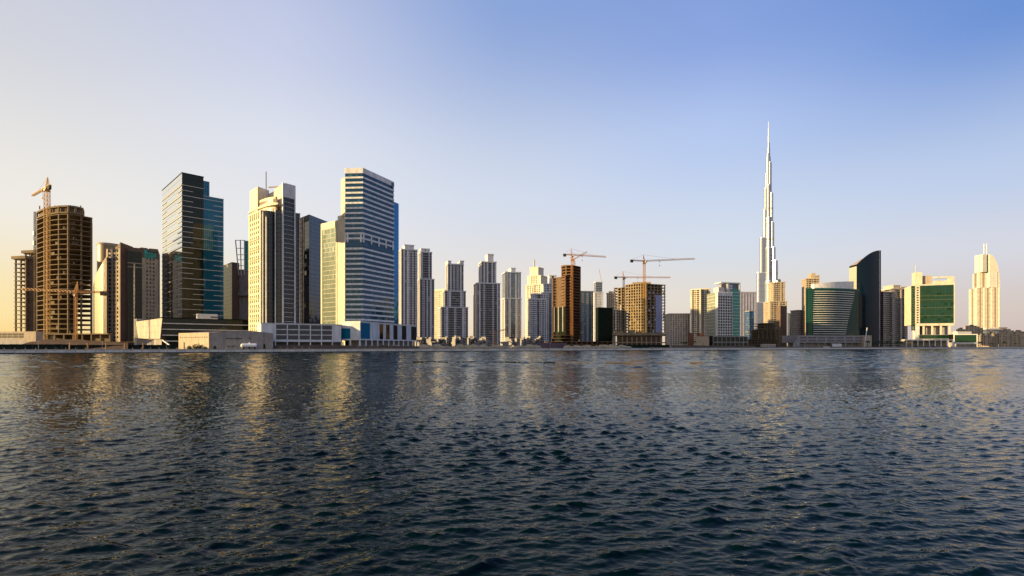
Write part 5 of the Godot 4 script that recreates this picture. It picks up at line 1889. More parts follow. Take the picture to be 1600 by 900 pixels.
func green_box() -> void:
	var t := thing("green_glass_block", "square green glass block in a sunlit cream frame raised on columns", "building", v3(W(1457, 775), GROUND))
	var A := W(1423.5, 780)
	var B := W(1491.3, 762)
	var l := A.distance_to(B)
	var yb := H(508, 772)
	var yt := H(446, 772)
	part(t, "core", pris(slab_box(A, B, 26), yb, yt), mats.cream)
	var g := MB.new()
	glaze(g, A, A.lerp(B, 0.095), yb - 8, yt, 2.0, 3.7, 0.012, 0.2)
	glaze(g, A.lerp(B, 0.21), A.lerp(B, 0.995), yb + 3, yt, 4.4, 3.7, 0.045, 0.2, 0.16)
	part(t, "front_glass", g, mats.glass_leaf, "stuff")
	var bk := MB.new()
	bk.blk(A, B, l * 0.21, l * 0.995, 0.0, 0.12, yb + 2.7, yt)
	part(t, "glass_backing", bk, mats.backing_green)
	var f := MB.new()
	f.blk(A, B, l * 0.10, l * 0.205, 0.0, 0.5, yb, yt + 2)
	f.blk(A, B, l * 0.10, l, 0.0, 0.6, yb - 1.0, yb + 2.6)
	f.blk(A, B, -0.3, l + 0.3, 0.0, 0.6, yt, yt + 2.0)
	f.blk(A, B, l * 0.985, l + 0.3, 0.0, 0.6, yb, yt)
	part(t, "frame", f, mats.cream)
	for i in 15:
		var b := MB.new()
		b.blk(A, B, l * 0.13, l * 0.175, 0.5, 0.55, yb + 3.2 + i * 3.75, yb + 5.2 + i * 3.75)
		part(t, "window", b, mats.glass_green)
	band_boxes(t, "tinted_band", A, B, [yb + 14, yb + 26, yb + 38, yb + 44], 0.5, 0.2, 0.3, mats.tint_band, l * 0.21, l * 0.98)
	# roof structure
	part(t, "roof_tower", pris(slab_box(A.lerp(B, 0.095), A.lerp(B, 0.265), 12), yt + 2, H(425, 774)), mats.cream)
	part(t, "roof_block", pris(slab_box(A.lerp(B, 0.30) + Vector2(0, -4), A.lerp(B, 0.53) + Vector2(0, -4), 12), yt, H(430.5, 774)), mats.beige)
	var rf := MB.new()
	rf.blk(A, B, l * 0.53, l, -3.0, 0.2, H(434.5, 768), H(432.2, 768))
	rf.blk(A, B, l * 0.53, l, -3.0, 0.2, yt + 1.6, H(438.5, 768))
	rf.blk(A, B, l * 0.86, l, -3.0, 0.2, H(438.5, 768), H(434.5, 768))
	part(t, "roof_frame", rf, mats.cream)
	var m := MB.new()
	m.bar(v3(A.lerp(B, 0.11), H(425, 774)), v3(A.lerp(B, 0.11), H(414, 774)), 0.7)
	part(t, "mast", m, mats.cream)
	# open level on columns
	part(t, "inner_core", pris(slab_box(A.lerp(B, 0.35) + Vector2(0, -8), A.lerp(B, 0.95) + Vector2(0, -8), 14), GROUND, yb), mats.grey_wall)
	for q in [0.30, 0.50, 0.70, 0.90]:
		var b := MB.new()
		b.blk(A, B, l * q - 0.9, l * q + 0.9, -2.0, 0.2, GROUND, yb)
		part(t, "column", b, mats.cream)
	part(t, "stair_pier", pris(slab_box(A.lerp(B, 0.10), A.lerp(B, 0.20), 10), GROUND, yb), mats.plaster)
	var gl := MB.new()
	glaze(gl, A.lerp(B, 0.18) + Vector2(0, 1.5), B + Vector2(0, 1.5), H(529, 772), H(523.3, 772), 2.4, 5.0, 0.01, 0.0)
	part(t, "terrace_glass", gl, mats.glass_leaf, "stuff")
	part(t, "terrace", pris(slab_box(A.lerp(B, 0.17) + Vector2(0, 1.2), B + Vector2(0, 1.2), 14), H(529.6, 772), H(523, 772)), mats.grey_wall)
	# white canopy with its own posts, and the glazed annex
	var p := thing("white_canopy", "long white flat canopy on posts below the green glass block", "canopy", v3(W(1452, 730), GROUND))
	var a := W(1415.5, 734)
	var e := W(1490, 716)
	part(p, "roof", pris(slab_box(a, e, 16), H(532, 726), H(530.2, 726)), mats.white_paint)
	for i in 9:
		var b := MB.new()
		b.box(v3(a.lerp(e, 0.01 + i * 0.122), (GROUND + H(532, 726)) * 0.5), Vector3(0.9, H(532, 726) - GROUND, 0.9))
		part(p, "post", b, mats.white_paint)
	part(p, "rear_wall", pris(slab_box(a + Vector2(2, -14), e + Vector2(0, -14), 2), GROUND, H(532, 726)), mats.concrete_pale)
	var x := thing("glass_annex", "low dark glass annex in a white frame right of the canopy", "building", v3(W(1508, 735), GROUND))
	var c := W(1490.5, 738)
	var d := W(1526.5, 728)
	var cl := c.distance_to(d)
	part(x, "core", pris(slab_box(c, d, 18), H(535, 732), H(522.3, 732)), mats.frame_dark)
	gl = MB.new()
	glaze(gl, c, d, H(534.5, 732), H(523.2, 732), 2.6, 3.4, 0.01, 0.1)
	part(x, "front_glass", gl, mats.glass_leaf, "stuff")
	var fr := MB.new()
	fr.blk(c, d, -0.6, cl + 0.6, 0.0, 0.9, H(523.2, 732), H(522, 732))
	fr.blk(c, d, -0.6, cl + 0.6, 0.0, 0.9, H(537.2, 732), H(535, 732))
	fr.blk(c, d, -0.6, 0.5, 0.0, 0.9, GROUND, H(523.2, 732))
	fr.blk(c, d, cl - 0.5, cl + 0.6, 0.0, 0.9, GROUND, H(523.2, 732))
	part(x, "frame", fr, mats.white_paint)
	part(x, "roof_box", pris(slab_box(W(1496, 745), W(1518, 745), 10), H(522.3, 735), H(518, 745)), mats.white_paint)

func crested() -> void:
	var z := 1500.0
	var t := tiered("crested_tower", "cream sunlit tower with a quarter-round crest and two thin masts", "tower", "", [
		[1525.0, 1562.0, 449.5, 520.0, "pwgwpwgwpwgwp", "pwgwp"], [1529.0, 1557.5, 425.5, 449.5, "pwgwpwgwp", "pgp", 4.0], [1532.5, 1550.0, 413.0, 425.5, "bgggb", "g", 7.0]], z, -0.3, 46, 3.9, mats.ivory, mats.glass_bronze, mats.ivory, 0.3)
	# crest: a tall curved fin on the right that rounds over at the top
	var x0 := W(1536.5, z + 6).x
	var x1 := W(1557.5, z + 6).x
	var pr := []
	for i in 16:
		var a := i / 15.0 * PI * 0.5
		pr.append(Vector2(lerpf(x0 + 9.0, x1, sin(a)), H(397.5, z) - (1.0 - cos(a)) * 88.0))
	pr.append(Vector2(x1, H(449, z)))
	var ob := MB.new()
	for i in pr.size() - 1:
		var a: Vector2 = pr[i]
		var c: Vector2 = pr[i + 1]
		var nn := Vector3(c.y - a.y, a.x - c.x, 0).normalized() * -1.0
		ob.quad(Vector3(a.x, a.y, -z + 4), Vector3(c.x, c.y, -z + 4), Vector3(c.x, c.y, -z - 30), Vector3(a.x, a.y, -z - 30), nn)
	for zz in [-z + 4.0, -z - 30.0]:
		for i in pr.size() - 1:
			var a: Vector2 = pr[i]
			var c: Vector2 = pr[i + 1]
			ob.quad(Vector3(a.x, a.y, zz), Vector3(c.x, c.y, zz), Vector3(c.x, H(449, z), zz), Vector3(a.x, H(449, z), zz), Vector3(-0.2, 0, signf(zz + z - 1)).normalized())
	ob.quad(Vector3(x0 + 9, H(397.5, z), -z + 4), Vector3(x0 + 9, H(397.5, z), -z - 30), Vector3(x0 + 9, H(449, z), -z - 30), Vector3(x0 + 9, H(449, z), -z + 4), Vector3.LEFT)
	part(t, "crest", ob, mats.ivory)
	part(t, "crest_back", pris(slab_box(W(1535.5, z - 2), W(1542, z - 2), 26), H(425, z), H(397.5, z)), mats.ivory)
	for q in [1537.5, 1541.8]:
		var b := MB.new()
		b.prism(circle(W(q, z - 1), 1.1, 8), H(399, z), H(381, z))
		part(t, "mast", b, mats.white_paint)
	var lo := tiered("glass_block", "low blue glass block at the foot of the crested tower", "building", "", [[1541.0, 1561.0, 514.5, 530.0, "ggggg", "gg"]], 1050, 0.0, 20, 3.4, mats.plaster, mats.glass_steel, mats.plaster)
	lo.set_meta("group", "low blocks by the crested tower")
	tiered("sloped_hall", "plain grey hall right of the low blue glass block", "building", "low blocks by the crested tower", [[1561.0, 1573.0, 512.5, 530.0, "bwb", "w"]], 1060, 0.0, 20, 3.4, mats.grey_wall, mats.glass_far, mats.grey_wall)

func old_town() -> void:
	# low sand-coloured blocks with small windows along the right shore
	rng.seed = 21
	var spec := [[1496.0, 1512.0, 515.0, 990.0, "far left of the row, behind the glass annex"], [1510.0, 1526.0, 509.5, 1000.0, "tallest of the row, arched roof line"], [1524.0, 1536.0, 513.0, 1010.0, "just left of the crested tower's foot"],
		[1527.0, 1546.0, 524.5, 850.0, "right beside the glass annex"], [1545.0, 1562.0, 522.0, 860.0, "below the low blue glass block"], [1561.0, 1580.0, 521.0, 850.0, "below the plain grey hall"], [1579.0, 1592.0, 523.0, 845.0, "second from the right edge"], [1590.0, 1618.0, 521.5, 850.0, "cut by the right edge"],
		[1566.0, 1584.0, 517.0, 960.0, "upper roof behind the row, left one"], [1583.0, 1606.0, 518.5, 970.0, "upper roof behind the row, right one"]]
	for q in spec:
		var t := thing("old_town_house", "low sand-coloured house with small windows, " + q[4], "house", v3(W((q[0] + q[1]) * 0.5, q[3]), GROUND), "sand-coloured houses on the right shore")
		var A := W(q[0], q[3] + 3)
		var B := W(q[1], q[3] - 4)
		var y1 := H(q[2], q[3])
		part(t, "body", pris(slab_box(A, B, 14), GROUND, y1), mats.beige)
		var f := front_new()
		front(f, A, B, GROUND, y1 - 0.5, "wbwwbw", 3.7)
		front_commit(t, f, mats.beige, mats.glass_brown, mats.beige)
		part(t, "parapet", pris(grown(slab_box(A, B, 14), 0.5), y1, y1 + 0.8), mats.pale_stone)
		for k in 3:
			var u := rng.randf_range(0.05, 0.7)
			part(t, "roof_turret", pris(slab_box(A.lerp(B, u) + Vector2(0, -1), A.lerp(B, u + 0.2) + Vector2(0, -1), 5), y1, y1 + rng.randf_range(1.6, 4.0)), mats.beige if k else mats.roof_tile)

# ------------------------------------------------------------------ along the shore
func lump(b: MB, c: Vector3, r: Vector3, seed_: int) -> void:      # an irregular heap or boulder, its foot on the ground
	var f := FastNoiseLite.new()
	f.seed = seed_
	f.frequency = 0.9
	var na := 14
	var nr := 5
	var pts := []
	for k in nr + 1:
		var row := []
		var e := k / float(nr) * PI * 0.5
		for i in na:
			var a := i * TAU / na
			var w := 1.0 + 0.55 * f.get_noise_3d(cos(a) * 1.4, sin(a) * 1.4, e * 1.6)
			row.append(c + Vector3(cos(a) * cos(e) * r.x, sin(e) * r.y, sin(a) * cos(e) * r.z) * w)
		pts.append(row)
	for k in nr:
		for i in na:
			var p: Vector3 = pts[k][i]
			var q: Vector3 = pts[k][(i + 1) % na]
			var s: Vector3 = pts[k + 1][(i + 1) % na]
			var t: Vector3 = pts[k + 1][i]
			var nn := (q - p).cross(t - p)
			if nn.length() < 1e-6:
				continue
			nn = nn.normalized()
			if nn.dot((p + s) * 0.5 - c) < 0:
				nn = -nn
			b.quad(p, q, s, t, nn)
func bush(at: Vector2, w: float, h: float, label: String, seed_: int) -> void:
	var t := thing("shrub", label, "shrub", v3(at, GROUND), "shrubs along the quay")
	var r := RandomNumberGenerator.new()
	r.seed = seed_
	var b := MB.new()
	for i in 260:
		var a := r.randf() * TAU
		var e := asin(r.randf())
		var q := pow(r.randf(), 0.4)
		var c := v3(at, GROUND + 0.15) + Vector3(cos(a) * cos(e) * w * q, sin(e) * h * q, sin(a) * cos(e) * w * q)
		var u := Vector3(r.randfn(), r.randfn(), r.randfn()).normalized() * 0.32
		var v := Vector3(r.randfn(), r.randfn(), r.randfn()).normalized() * 0.22
		b.tri(c - u, c + u, c + v * 2.0, u.cross(v).normalized())
	part(t, "foliage", b, mats.leaf)
	var s := MB.new()
	for i in 4:
		s.bar(v3(at, GROUND), v3(at, GROUND) + Vector3(r.randfn() * w * 0.3, h * 0.6, r.randfn() * w * 0.3), 0.1)
	part(t, "stems", s, mats.bark)
func palm_shape() -> Array:
	var r := RandomNumberGenerator.new()
	r.seed = 77
	var tr := MB.new()
	for i in 8:
		tr.prism(circle(Vector2(sin(i * 0.4) * 0.12, 0), 0.32 - i * 0.018, 8), i * 0.85, (i + 1) * 0.85, PackedFloat32Array(), true)
	var cr := MB.new()
	for k in 26:
		var a := k * 2.399
		var lift := r.randf_range(-0.35, 0.9)
		var d := Vector3(cos(a), 0, sin(a))
		var prev := Vector3(0, 6.8, 0)
		var side := d.cross(Vector3.UP)
		for s in 6:
			var f := (s + 1) / 6.0
			var nxt := Vector3(0, 6.8, 0) + d * 3.0 * f + Vector3.UP * (lift * 2.2 * f - 2.6 * f * f)
			var w := 0.42 * (1.0 - 0.7 * f)
			for sd in [-1.0, 1.0]:
				cr.quad(prev, nxt, nxt + side * sd * w - Vector3.UP * w * 0.8, prev + side * sd * (w + 0.05) - Vector3.UP * w * 0.8, (Vector3.UP + side * sd * 0.8).normalized())
			prev = nxt
	return [tr.mesh(), cr.mesh()]
func hoarding(label: String, px0: float, px1: float, dz: float, h: float, m: Material, step := 3.2) -> void:
	var A := W(px0, shore(px0) + dz)
	var B := W(px1, shore(px1) + dz)
	var t := thing("hoarding", label, "fence", v3(A.lerp(B, 0.5), GROUND), "site hoardings along the quay")
	var l := A.distance_to(B)
	var n := maxi(2, roundi(l / step))
	var o := org(t)
	var b := MB.new()
	b.blk(A, B, 0.03, l / n - 0.03, 0.0, 0.08, 0, h)
	var pm := b.mesh(Vector3(o.x, 0, o.z))
	b = MB.new()
	b.blk(A, B, -0.08, 0.08, -0.1, 0.14, 0, h + 0.25)
	var qm := b.mesh(Vector3(o.x, 0, o.z))
	var d := (B - A) / n
	rng.seed = int(px0)
	for i in n:
		place(t, "panel", pm, m, Vector3(d.x * i, rng.randf_range(-0.06, 0.06), d.y * i))
		place(t, "post", qm, mats.dark_metal, Vector3(d.x * i, 0, d.y * i))

func build_shore() -> void:
	# far left: low beige building, ramp wall, earth bank
	var t := thing("low_block", "low beige block with a row of dark openings at the far left", "building", v3(W(30, 345), GROUND))
	var A := W(-8, 346)
	var B := W(56, 343)
	part(t, "body", pris(slab_box(A, B, 5), GROUND, H(518, 345)), mats.beige)
	for i in 5:
		for k in 2:
			var b := MB.new()
			b.blk(A, B, 1.0 + i * 4.2, 4.6 + i * 4.2, 0.0, 0.08, H(524.2 + k * 3.6, 345), H(520.8 + k * 4.2, 345))
			part(t, "opening", b, mats.frame_dark)
	var r := thing("ramp_wall", "plain grey ramp wall sloping down at the far left", "wall", v3(W(10, 322), GROUND))
	part(r, "wall", pris(PackedVector2Array([W(-30, 326), W(8, 322), W(44, 318), W(44, 319), W(8, 323), W(-30, 327)]), GROUND, 0, PackedFloat32Array([H(527.5, 324), H(528.5, 322), H(533, 318), H(533, 318), H(528.5, 322), H(527.5, 324)])), mats.grey_wall)
	var m := thing("earth_bank", "bare brown earth bank behind the dark hoarding at left", "bank", v3(W(75, 312), GROUND))
	var mb := MB.new()
	var n := 26
	for i in n:
		var q0 := i / float(n)
		var q1 := (i + 1) / float(n)
		var h0 := 3.4 * smoothstep(0.0, 0.35, q0) * (1.0 - 0.55 * smoothstep(0.5, 1.0, q0)) + 0.3 * sin(i * 1.7)
		var h1 := 3.4 * smoothstep(0.0, 0.35, q1) * (1.0 - 0.55 * smoothstep(0.5, 1.0, q1)) + 0.3 * sin((i + 1) * 1.7)
		var p0 := lerpf(14, 200, q0)
		var p1 := lerpf(14, 200, q1)
		mb.quad(v3(W(p0, 303), GROUND), v3(W(p1, 303), GROUND), v3(W(p1, 316), GROUND + h1 + 2.6), v3(W(p0, 316), GROUND + h0 + 2.6), Vector3(0, 0.9, 0.4).normalized())
		mb.quad(v3(W(p0, 316), GROUND + h0 + 2.6), v3(W(p1, 316), GROUND + h1 + 2.6), v3(W(p1, 334), GROUND), v3(W(p0, 334), GROUND), Vector3(0, 0.9, -0.4).normalized())
	part(m, "soil", mb, mats.earth)
	hoarding("dark hoarding along the quay at the far left", -20, 107, 9, 3.0, mats.netting)
	hoarding("dark hoarding behind the yellow pipe frames", 110, 275, 12, 2.7, mats.netting)
	hoarding("dark hoarding in front of the white car park", 428, 560, 8, 2.4, mats.brown_stone)
	hoarding("low brown hoarding right of the white podium", 560, 655, 9, 1.9, mats.brown_stone)
	hoarding("faded purple hoarding in front of the brown unfinished tower", 835, 884, 26, 4.6, mats.hoarding_purple)
	hoarding("dark hoarding below the golden unfinished frame", 956, 1046, 30, 3.0, mats.netting)
	hoarding("low dark fence in front of the gridded office podium", 1050, 1180, 26, 2.2, mats.brown_stone)
	# yellow pipe frames
	for i in 4:
		var x0 := 109.0 + i * 29.0
		var fr := thing("pipe_frame", ["first", "second", "third", "fourth"][i] + " yellow pipe goalpost frame from the left on the quay", "frame", v3(W(x0 + 13, shore(x0) + 5), GROUND), "yellow pipe frames")
		var a := W(x0, shore(x0) + 5)
		var e := W(x0 + 27.5, shore(x0 + 27.5) + 5)
		for q in [0.0, 1.0]:
			var b := MB.new()
			b.prism(circle(a.lerp(e, q), 0.16, 8), GROUND, GROUND + 4.3)
			part(fr, "post", b, mats.crane_orange)
		var bb := MB.new()
		bb.bar(v3(a, GROUND + 4.4), v3(e, GROUND + 4.4), 0.42)
		part(fr, "crossbar", bb, mats.crane_paint)
	# townhouses at the feet of the pale towers
	rng.seed = 31
	var th := [[652.0, 672.0, 612.0, "below the first pale tower"], [670.0, 690.0, 606.0, "below the boxy-capped pale tower"], [689.0, 710.0, 610.0, "left foot of the horned tower"], [708.0, 731.0, 604.0, "right foot of the horned tower"],
		[730.0, 748.0, 640.0, "between the horned and lift-box towers"], [748.0, 770.0, 612.0, "below the lift-box tower"], [788.0, 815.0, 620.0, "below the slate blue tower"], [816.0, 836.0, 640.0, "below the spire tower"], [836.0, 852.0, 650.0, "left of the brown unfinished tower"]]
	for q in th:
		var h := thing("townhouse_row", "cluster of small white stepped townhouses " + q[3], "house", v3(W((q[0] + q[1]) * 0.5, q[2]), GROUND), "white townhouses below the pale towers")
		var f := front_new()
		for k in 11:
			var x0 := lerpf(q[0], q[1], rng.randf_range(0.0, 0.8))
			var w := rng.randf_range(2.5, 5.5)
			var zz: float = q[2] + rng.randf_range(-4, 10)
			var a := W(x0, zz)
			var e := W(x0 + w, zz + 2.4)
			var y1 := GROUND + rng.randf_range(5.5, 12.5)
			var bd := slab_box(a, e, 7)
			part(h, "house_body", pris(bd, GROUND, y1), mats.townhouse)
			front(f, a, e, GROUND + 0.2, y1 - 0.4, ["wd", "dw", "w", "dd"][k % 4], 3.3)
			if k % 3 == 0:
				part(h, "roof_room", pris(slab_box(a.lerp(e, 0.2) + Vector2(0, -2), a.lerp(e, 0.7) + Vector2(0, -2), 4), y1, y1 + 2.4), mats.townhouse)
			part(h, "parapet", pris(grown(bd, 0.25), y1 - 0.1, y1 + 0.35), mats.townhouse)
		front_commit(h, f, mats.townhouse, mats.glass_far, mats.townhouse)
	# heaps of sand and rubble
	rng.seed = 17
	for i in 30:
		var px := lerpf(664.0, 838.0, i / 21.0) if i < 22 else lerpf(890.0, 985.0, (i - 22) / 7.0)
		px += rng.randf_range(-3, 3)
		var z := shore(px) + rng.randf_range(12, 24)
		var h := thing("rubble_heap", "sunlit heap of sand and broken concrete on the shore" if i < 22 else "pale rounded sand heap below the unfinished frames", "heap", v3(W(px, z), GROUND), "sand and rubble heaps" if i < 22 else "rounded sand heaps")
		var b := MB.new()
		lump(b, v3(W(px, z), GROUND - 0.1), Vector3(rng.randf_range(3.0, 6.4), rng.randf_range(1.4, 3.2), rng.randf_range(2.2, 3.6)), i + 3)
		part(h, "heap", b, mats.rubble)
		if i < 22:
			var s := MB.new()
			for k in 16:
				var c := v3(W(px + rng.randfn() * 2.6, z + rng.randfn() * 1.6 - 2.0), GROUND + rng.randf_range(0.0, 0.9))
				s.box(c, Vector3(rng.randf_range(0.4, 1.5), rng.randf_range(0.3, 0.9), rng.randf_range(0.4, 1.0)), rng.randf() * 3.0)
			part(h, "debris", s, mats.rubble, "stuff")
	# floating boom on the water
	var boom := thing("floating_boom", "thin dashed line of dark floats lying across the water off the quay", "boom", Vector3(0, 0, -133))
	var fl := MB.new()
	for k in 8:
		var a0 := k * TAU / 8
		var a1 := (k + 1) * TAU / 8
		fl.quad(Vector3(-1.5, sin(a0) * 0.2, cos(a0) * 0.2), Vector3(1.5, sin(a0) * 0.2, cos(a0) * 0.2), Vector3(1.5, sin(a1) * 0.2, cos(a1) * 0.2), Vector3(-1.5, sin(a1) * 0.2, cos(a1) * 0.2), Vector3(0, sin(a0 + 0.4), cos(a0 + 0.4)))
		fl.tri(Vector3(-1.5, 0, 0), Vector3(-1.5, sin(a0) * 0.2, cos(a0) * 0.2), Vector3(-1.5, sin(a1) * 0.2, cos(a1) * 0.2), Vector3.LEFT)
		fl.tri(Vector3(1.5, 0, 0), Vector3(1.5, sin(a0) * 0.2, cos(a0) * 0.2), Vector3(1.5, sin(a1) * 0.2, cos(a1) * 0.2), Vector3.RIGHT)
	var fm := fl.mesh()
	rng.seed = 71
	var bx := -33.0
	while bx < 42.0:
		bx += 3.3 + (rng.randf_range(1.0, 7.0) if rng.randf() < 0.3 else 0.0)
		var c := place(boom, "float", fm, mats.netting if bx < 10.0 else mats.formwork, Vector3(bx, 0.12 + rng.randf_range(-0.05, 0.05), 1.6 * sin(bx * 0.09) + bx * 0.1))
		c.rotation.y = -0.1 + rng.randf_range(-0.12, 0.12)
	# small mobile crane and site huts
	var mc := thing("mobile_crane", "small orange mobile crane with low slanted boom before the slate blue tower", "crane", v3(W(775, 560), GROUND))
	var b0 := MB.new()
	b0.box(v3(W(775, 560), GROUND + 1.6), Vector3(8.0, 1.6, 2.6))
	part(mc, "chassis", b0, mats.dark_metal)
	b0 = MB.new()
	b0.box(v3(W(774, 560), GROUND + 3.6), Vector3(4.5, 2.4, 2.4))
	part(mc, "cab", b0, mats.crane_orange)
	b0 = MB.new()
	lattice(b0, v3(W(774, 560), GROUND + 4.0), v3(W(773.5, 560), H(516, 560)), 1.2, 0.3, 1.6)
	part(mc, "mast", b0, mats.crane_orange)
	b0 = MB.new()
	lattice(b0, v3(W(773, 560), H(519, 560)), v3(W(791, 562), H(514.5, 560)), 1.0, 0.28, 1.6, true)
	part(mc, "boom", b0, mats.crane_orange)
	for i in 4:
		b0 = MB.new()
		b0.box(v3(W(771.5 + i * 2.4, 558.4), GROUND + 0.6), Vector3(1.2, 1.2, 0.5))
		part(mc, "wheel", b0, mats.frame_dark)
	for q in [[852.0, 857.0, 560.0, 6.0, "ochre", "ochre site hut stacked two high beside the brown unfinished tower"], [1289.0, 1297.0, 560.0, 1.4, "white", "small white hut on the shore below the slotted podium"], [593.0, 606.0, 392.0, 2.6, "rust", "long rusty site container under the panelled podium"], [612.0, 622.0, 402.0, 2.6, "pale", "pale site container near the right end of the panelled podium"]]:
		var k := thing("site_hut", q[5], "hut", v3(W((q[0] + q[1]) * 0.5, q[2]), GROUND), "site huts along the shore")
		var bd := slab_box(W(q[0], q[2]), W(q[1], q[2] + 1), 3)
		part(k, "body", pris(bd, GROUND, GROUND + q[3]), {"ochre": mats.cream, "white": mats.white_paint, "rust": mats.roof_tile, "pale": mats.pale_stone}[q[4]])
		part(k, "roof", pris(grown(bd, 0.15), GROUND + q[3], GROUND + q[3] + 0.15), mats.grey_wall)
		var l: float = bd[0].distance_to(bd[1])
		for i in 2:
			var b := MB.new()
			b.blk(bd[0], bd[1], l * (0.2 + i * 0.4), l * (0.38 + i * 0.4), 0.0, 0.05, GROUND + q[3] * 0.45, GROUND + q[3] * 0.8)
			part(k, "window", b, mats.glass_far)
	# dry verge on the right shore
	var vg := MB.new()
	var p0 := W(1020, shore(1020) + 8)
	var p1 := W(1420, shore(1420) + 8)
	var seg := 60
	var fn := FastNoiseLite.new()
	fn.seed = 5
	fn.frequency = 0.05
	for i in seg:
		var a := p0.lerp(p1, i / float(seg))
		var e := p0.lerp(p1, (i + 1) / float(seg))
		var back := Vector2(-0.406, -0.914) * 16.0
		var ha := GROUND + 0.7 + 0.8 * fn.get_noise_1d(i * 9.0)
		var hb := GROUND + 0.7 + 0.8 * fn.get_noise_1d((i + 1) * 9.0)
		vg.quad(v3(a, GROUND + 0.01), v3(e, GROUND + 0.01), v3(e + back * 0.5, hb), v3(a + back * 0.5, ha), Vector3(0.1, 1, 0.2).normalized())
		vg.quad(v3(a + back * 0.5, ha), v3(e + back * 0.5, hb), v3(e + back, GROUND + 0.01), v3(a + back, GROUND + 0.01), Vector3(0, 1, -0.2).normalized())
	structure("verge", vg, mats.dry_grass)
	# shrubs by the shed, palms on the right shore
	bush(W(296, 330), 1.7, 2.0, "dark green shrub at the foot of the sunlit hall wall", 1)
	bush(W(305, 327), 2.0, 3.2, "spiky taller shrub right before the sunlit hall wall", 2)
	bush(W(311, 326.5), 1.8, 3.4, "dark shrub nearest the corner of the concrete hall", 3)
	bush(W(335.5, 321), 0.9, 2.0, "small dry shrub at the shaded hall wall", 4)
	bush(W(321, 323), 1.2, 1.3, "low shrub below the hall corner", 5)
	var ps := palm_shape()
	rng.seed = 55
	var spots := []
	for i in 13:
		spots.append([1352.0 + i * 5.2 + rng.randf_range(-1.5, 1.5), 690.0 + rng.randf_range(0, 60)])
	for i in 4:
		spots.append([1531.0 + i * 19.0 + rng.randf_range(-2, 2), 765.0 + rng.randf_range(0, 50)])
	for i in 5:
		spots.append([1064.0 + i * 5.0 + rng.randf_range(-2, 2), 700.0 + rng.randf_range(0, 60)])
	for q in [[655.0, 470.0], [784.0, 575.0], [690.0, 560.0], [716.0, 560.0], [741.0, 570.0]]:
		spots.append(q)
	for i in spots.size():
		var q: Array = spots[i]
		var lab := "date palm in the dark row below the curved dark tower" if i < 13 else "date palm before the sand-coloured houses at right" if i < 17 else "date palm beside the low pale pink block" if i < 22 else "date palm before the white townhouses"
		var pt := thing("palm_tree", lab, "palm", v3(W(q[0], q[1]), GROUND), ["palms below the dark tower", "palms before the sand-coloured houses", "palms by the pink block", "palms before the townhouses"][0 if i < 13 else 1 if i < 17 else 2 if i < 22 else 3])
		var s := rng.randf_range(0.85, 1.35)
		pt.rotation.y = rng.randf() * TAU
		for k in 2:
			var c := place(pt, ["trunk", "crown"][k], ps[k], mats.bark if k == 0 else mats.leaf)
			c.scale = Vector3.ONE * s
	# lamp posts on the promenade
	for i in 16:
		var px := 60.0 + i * 100.0
		var lp := thing("lamp_post", "slim grey lamp post on the quay " + ["before the far left low block", "before the yellow pipe frames", "at the left end of the concrete hall", "at the tank", "before the car park louvres", "below the striped tower", "before the boxy-capped pale tower", "before the lift-box tower", "before the brown unfinished tower", "before the golden unfinished frame", "before the pale pink block", "before the gridded office", "before the domed tower", "before the curved dark tower", "before the green glass block", "before the crested tower"][i], "lamp post", v3(W(px, shore(px) + 4), GROUND + 0.12), "promenade lamp posts")
		var b := MB.new()
		b.prism(circle(W(px, shore(px) + 4), 0.08, 6), GROUND + 0.12, GROUND + 4.6)
		part(lp, "post", b, mats.steel_dark)
		b = MB.new()
		b.box(v3(W(px, shore(px) + 4), GROUND + 4.7), Vector3(0.7, 0.16, 0.3))
		part(lp, "head", b, mats.steel_dark)
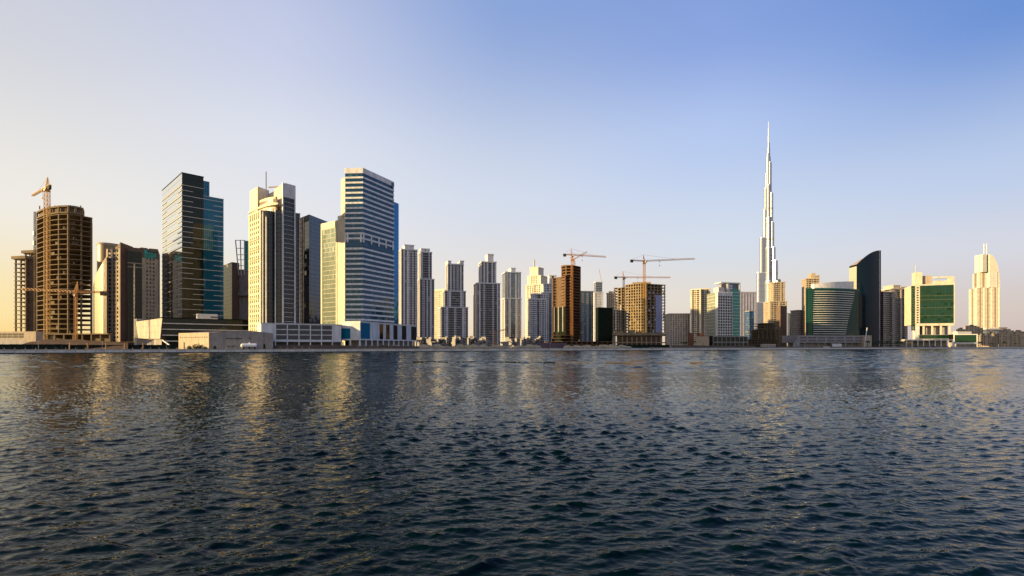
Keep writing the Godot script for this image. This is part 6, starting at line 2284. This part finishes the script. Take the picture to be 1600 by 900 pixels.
	# parked cars under the white canopy, all dark
	for i in 6:
		var px := 1432.0 + i * 9.0
		var z := 722.0 - i * 1.2
		var c := thing("parked_car", "dark car parked under the white canopy, %s from the left" % ["first", "second", "third", "fourth", "fifth", "sixth"][i], "car", v3(W(px, z), GROUND), "cars parked under the canopy")
		var o := W(px, z)
		var b := MB.new()
		var prof := [Vector2(-2.2, 0.45), Vector2(-2.2, 0.95), Vector2(-1.5, 1.05), Vector2(-0.8, 1.5), Vector2(0.9, 1.5), Vector2(1.6, 1.0), Vector2(2.2, 0.85), Vector2(2.2, 0.45)]
		for k in prof.size():
			var u: Vector2 = prof[k]
			var w: Vector2 = prof[(k + 1) % prof.size()]
			var nn := Vector3(u.y - w.y, w.x - u.x, 0).normalized()
			b.quad(Vector3(o.x + u.x, GROUND + u.y, o.y + 0.85), Vector3(o.x + w.x, GROUND + w.y, o.y + 0.85), Vector3(o.x + w.x, GROUND + w.y, o.y - 0.85), Vector3(o.x + u.x, GROUND + u.y, o.y - 0.85), nn)
		for s in [0.85, -0.85]:
			for k in range(1, prof.size() - 1):
				b.tri(Vector3(o.x + prof[0].x, GROUND + prof[0].y, o.y + s), Vector3(o.x + prof[k].x, GROUND + prof[k].y, o.y + s), Vector3(o.x + prof[k + 1].x, GROUND + prof[k + 1].y, o.y + s), Vector3(0, 0, signf(s)))
		part(c, "body", b, [mats.glass_black, mats.steel_dark, mats.brown_stone][i % 3])
		var g := MB.new()
		g.blk(Vector2(o.x - 0.75, o.y + 0.85), Vector2(o.x + 0.9, o.y + 0.85), 0, 1.65, 0.0, 0.02, GROUND + 1.02, GROUND + 1.42)
		part(c, "side_window", g, mats.glass_far)
		for wx in [-1.4, 1.4]:
			var wh := MB.new()
			for s in 12:
				var a0 := s * TAU / 12
				var a1 := (s + 1) * TAU / 12
				var ctr := Vector3(o.x + wx, GROUND + 0.34, o.y + 0.88)
				wh.tri(ctr, ctr + Vector3(cos(a0), sin(a0), 0) * 0.34, ctr + Vector3(cos(a1), sin(a1), 0) * 0.34, Vector3(0, 0, 1))
				wh.quad(ctr + Vector3(cos(a0), sin(a0), 0) * 0.34, ctr + Vector3(cos(a1), sin(a1), 0) * 0.34, ctr + Vector3(cos(a1) * 0.34, sin(a1) * 0.34, -1.76), ctr + Vector3(cos(a0) * 0.34, sin(a0) * 0.34, -1.76), Vector3(cos(a0), sin(a0), 0))
			part(c, "wheel", wh, mats.frame_dark)
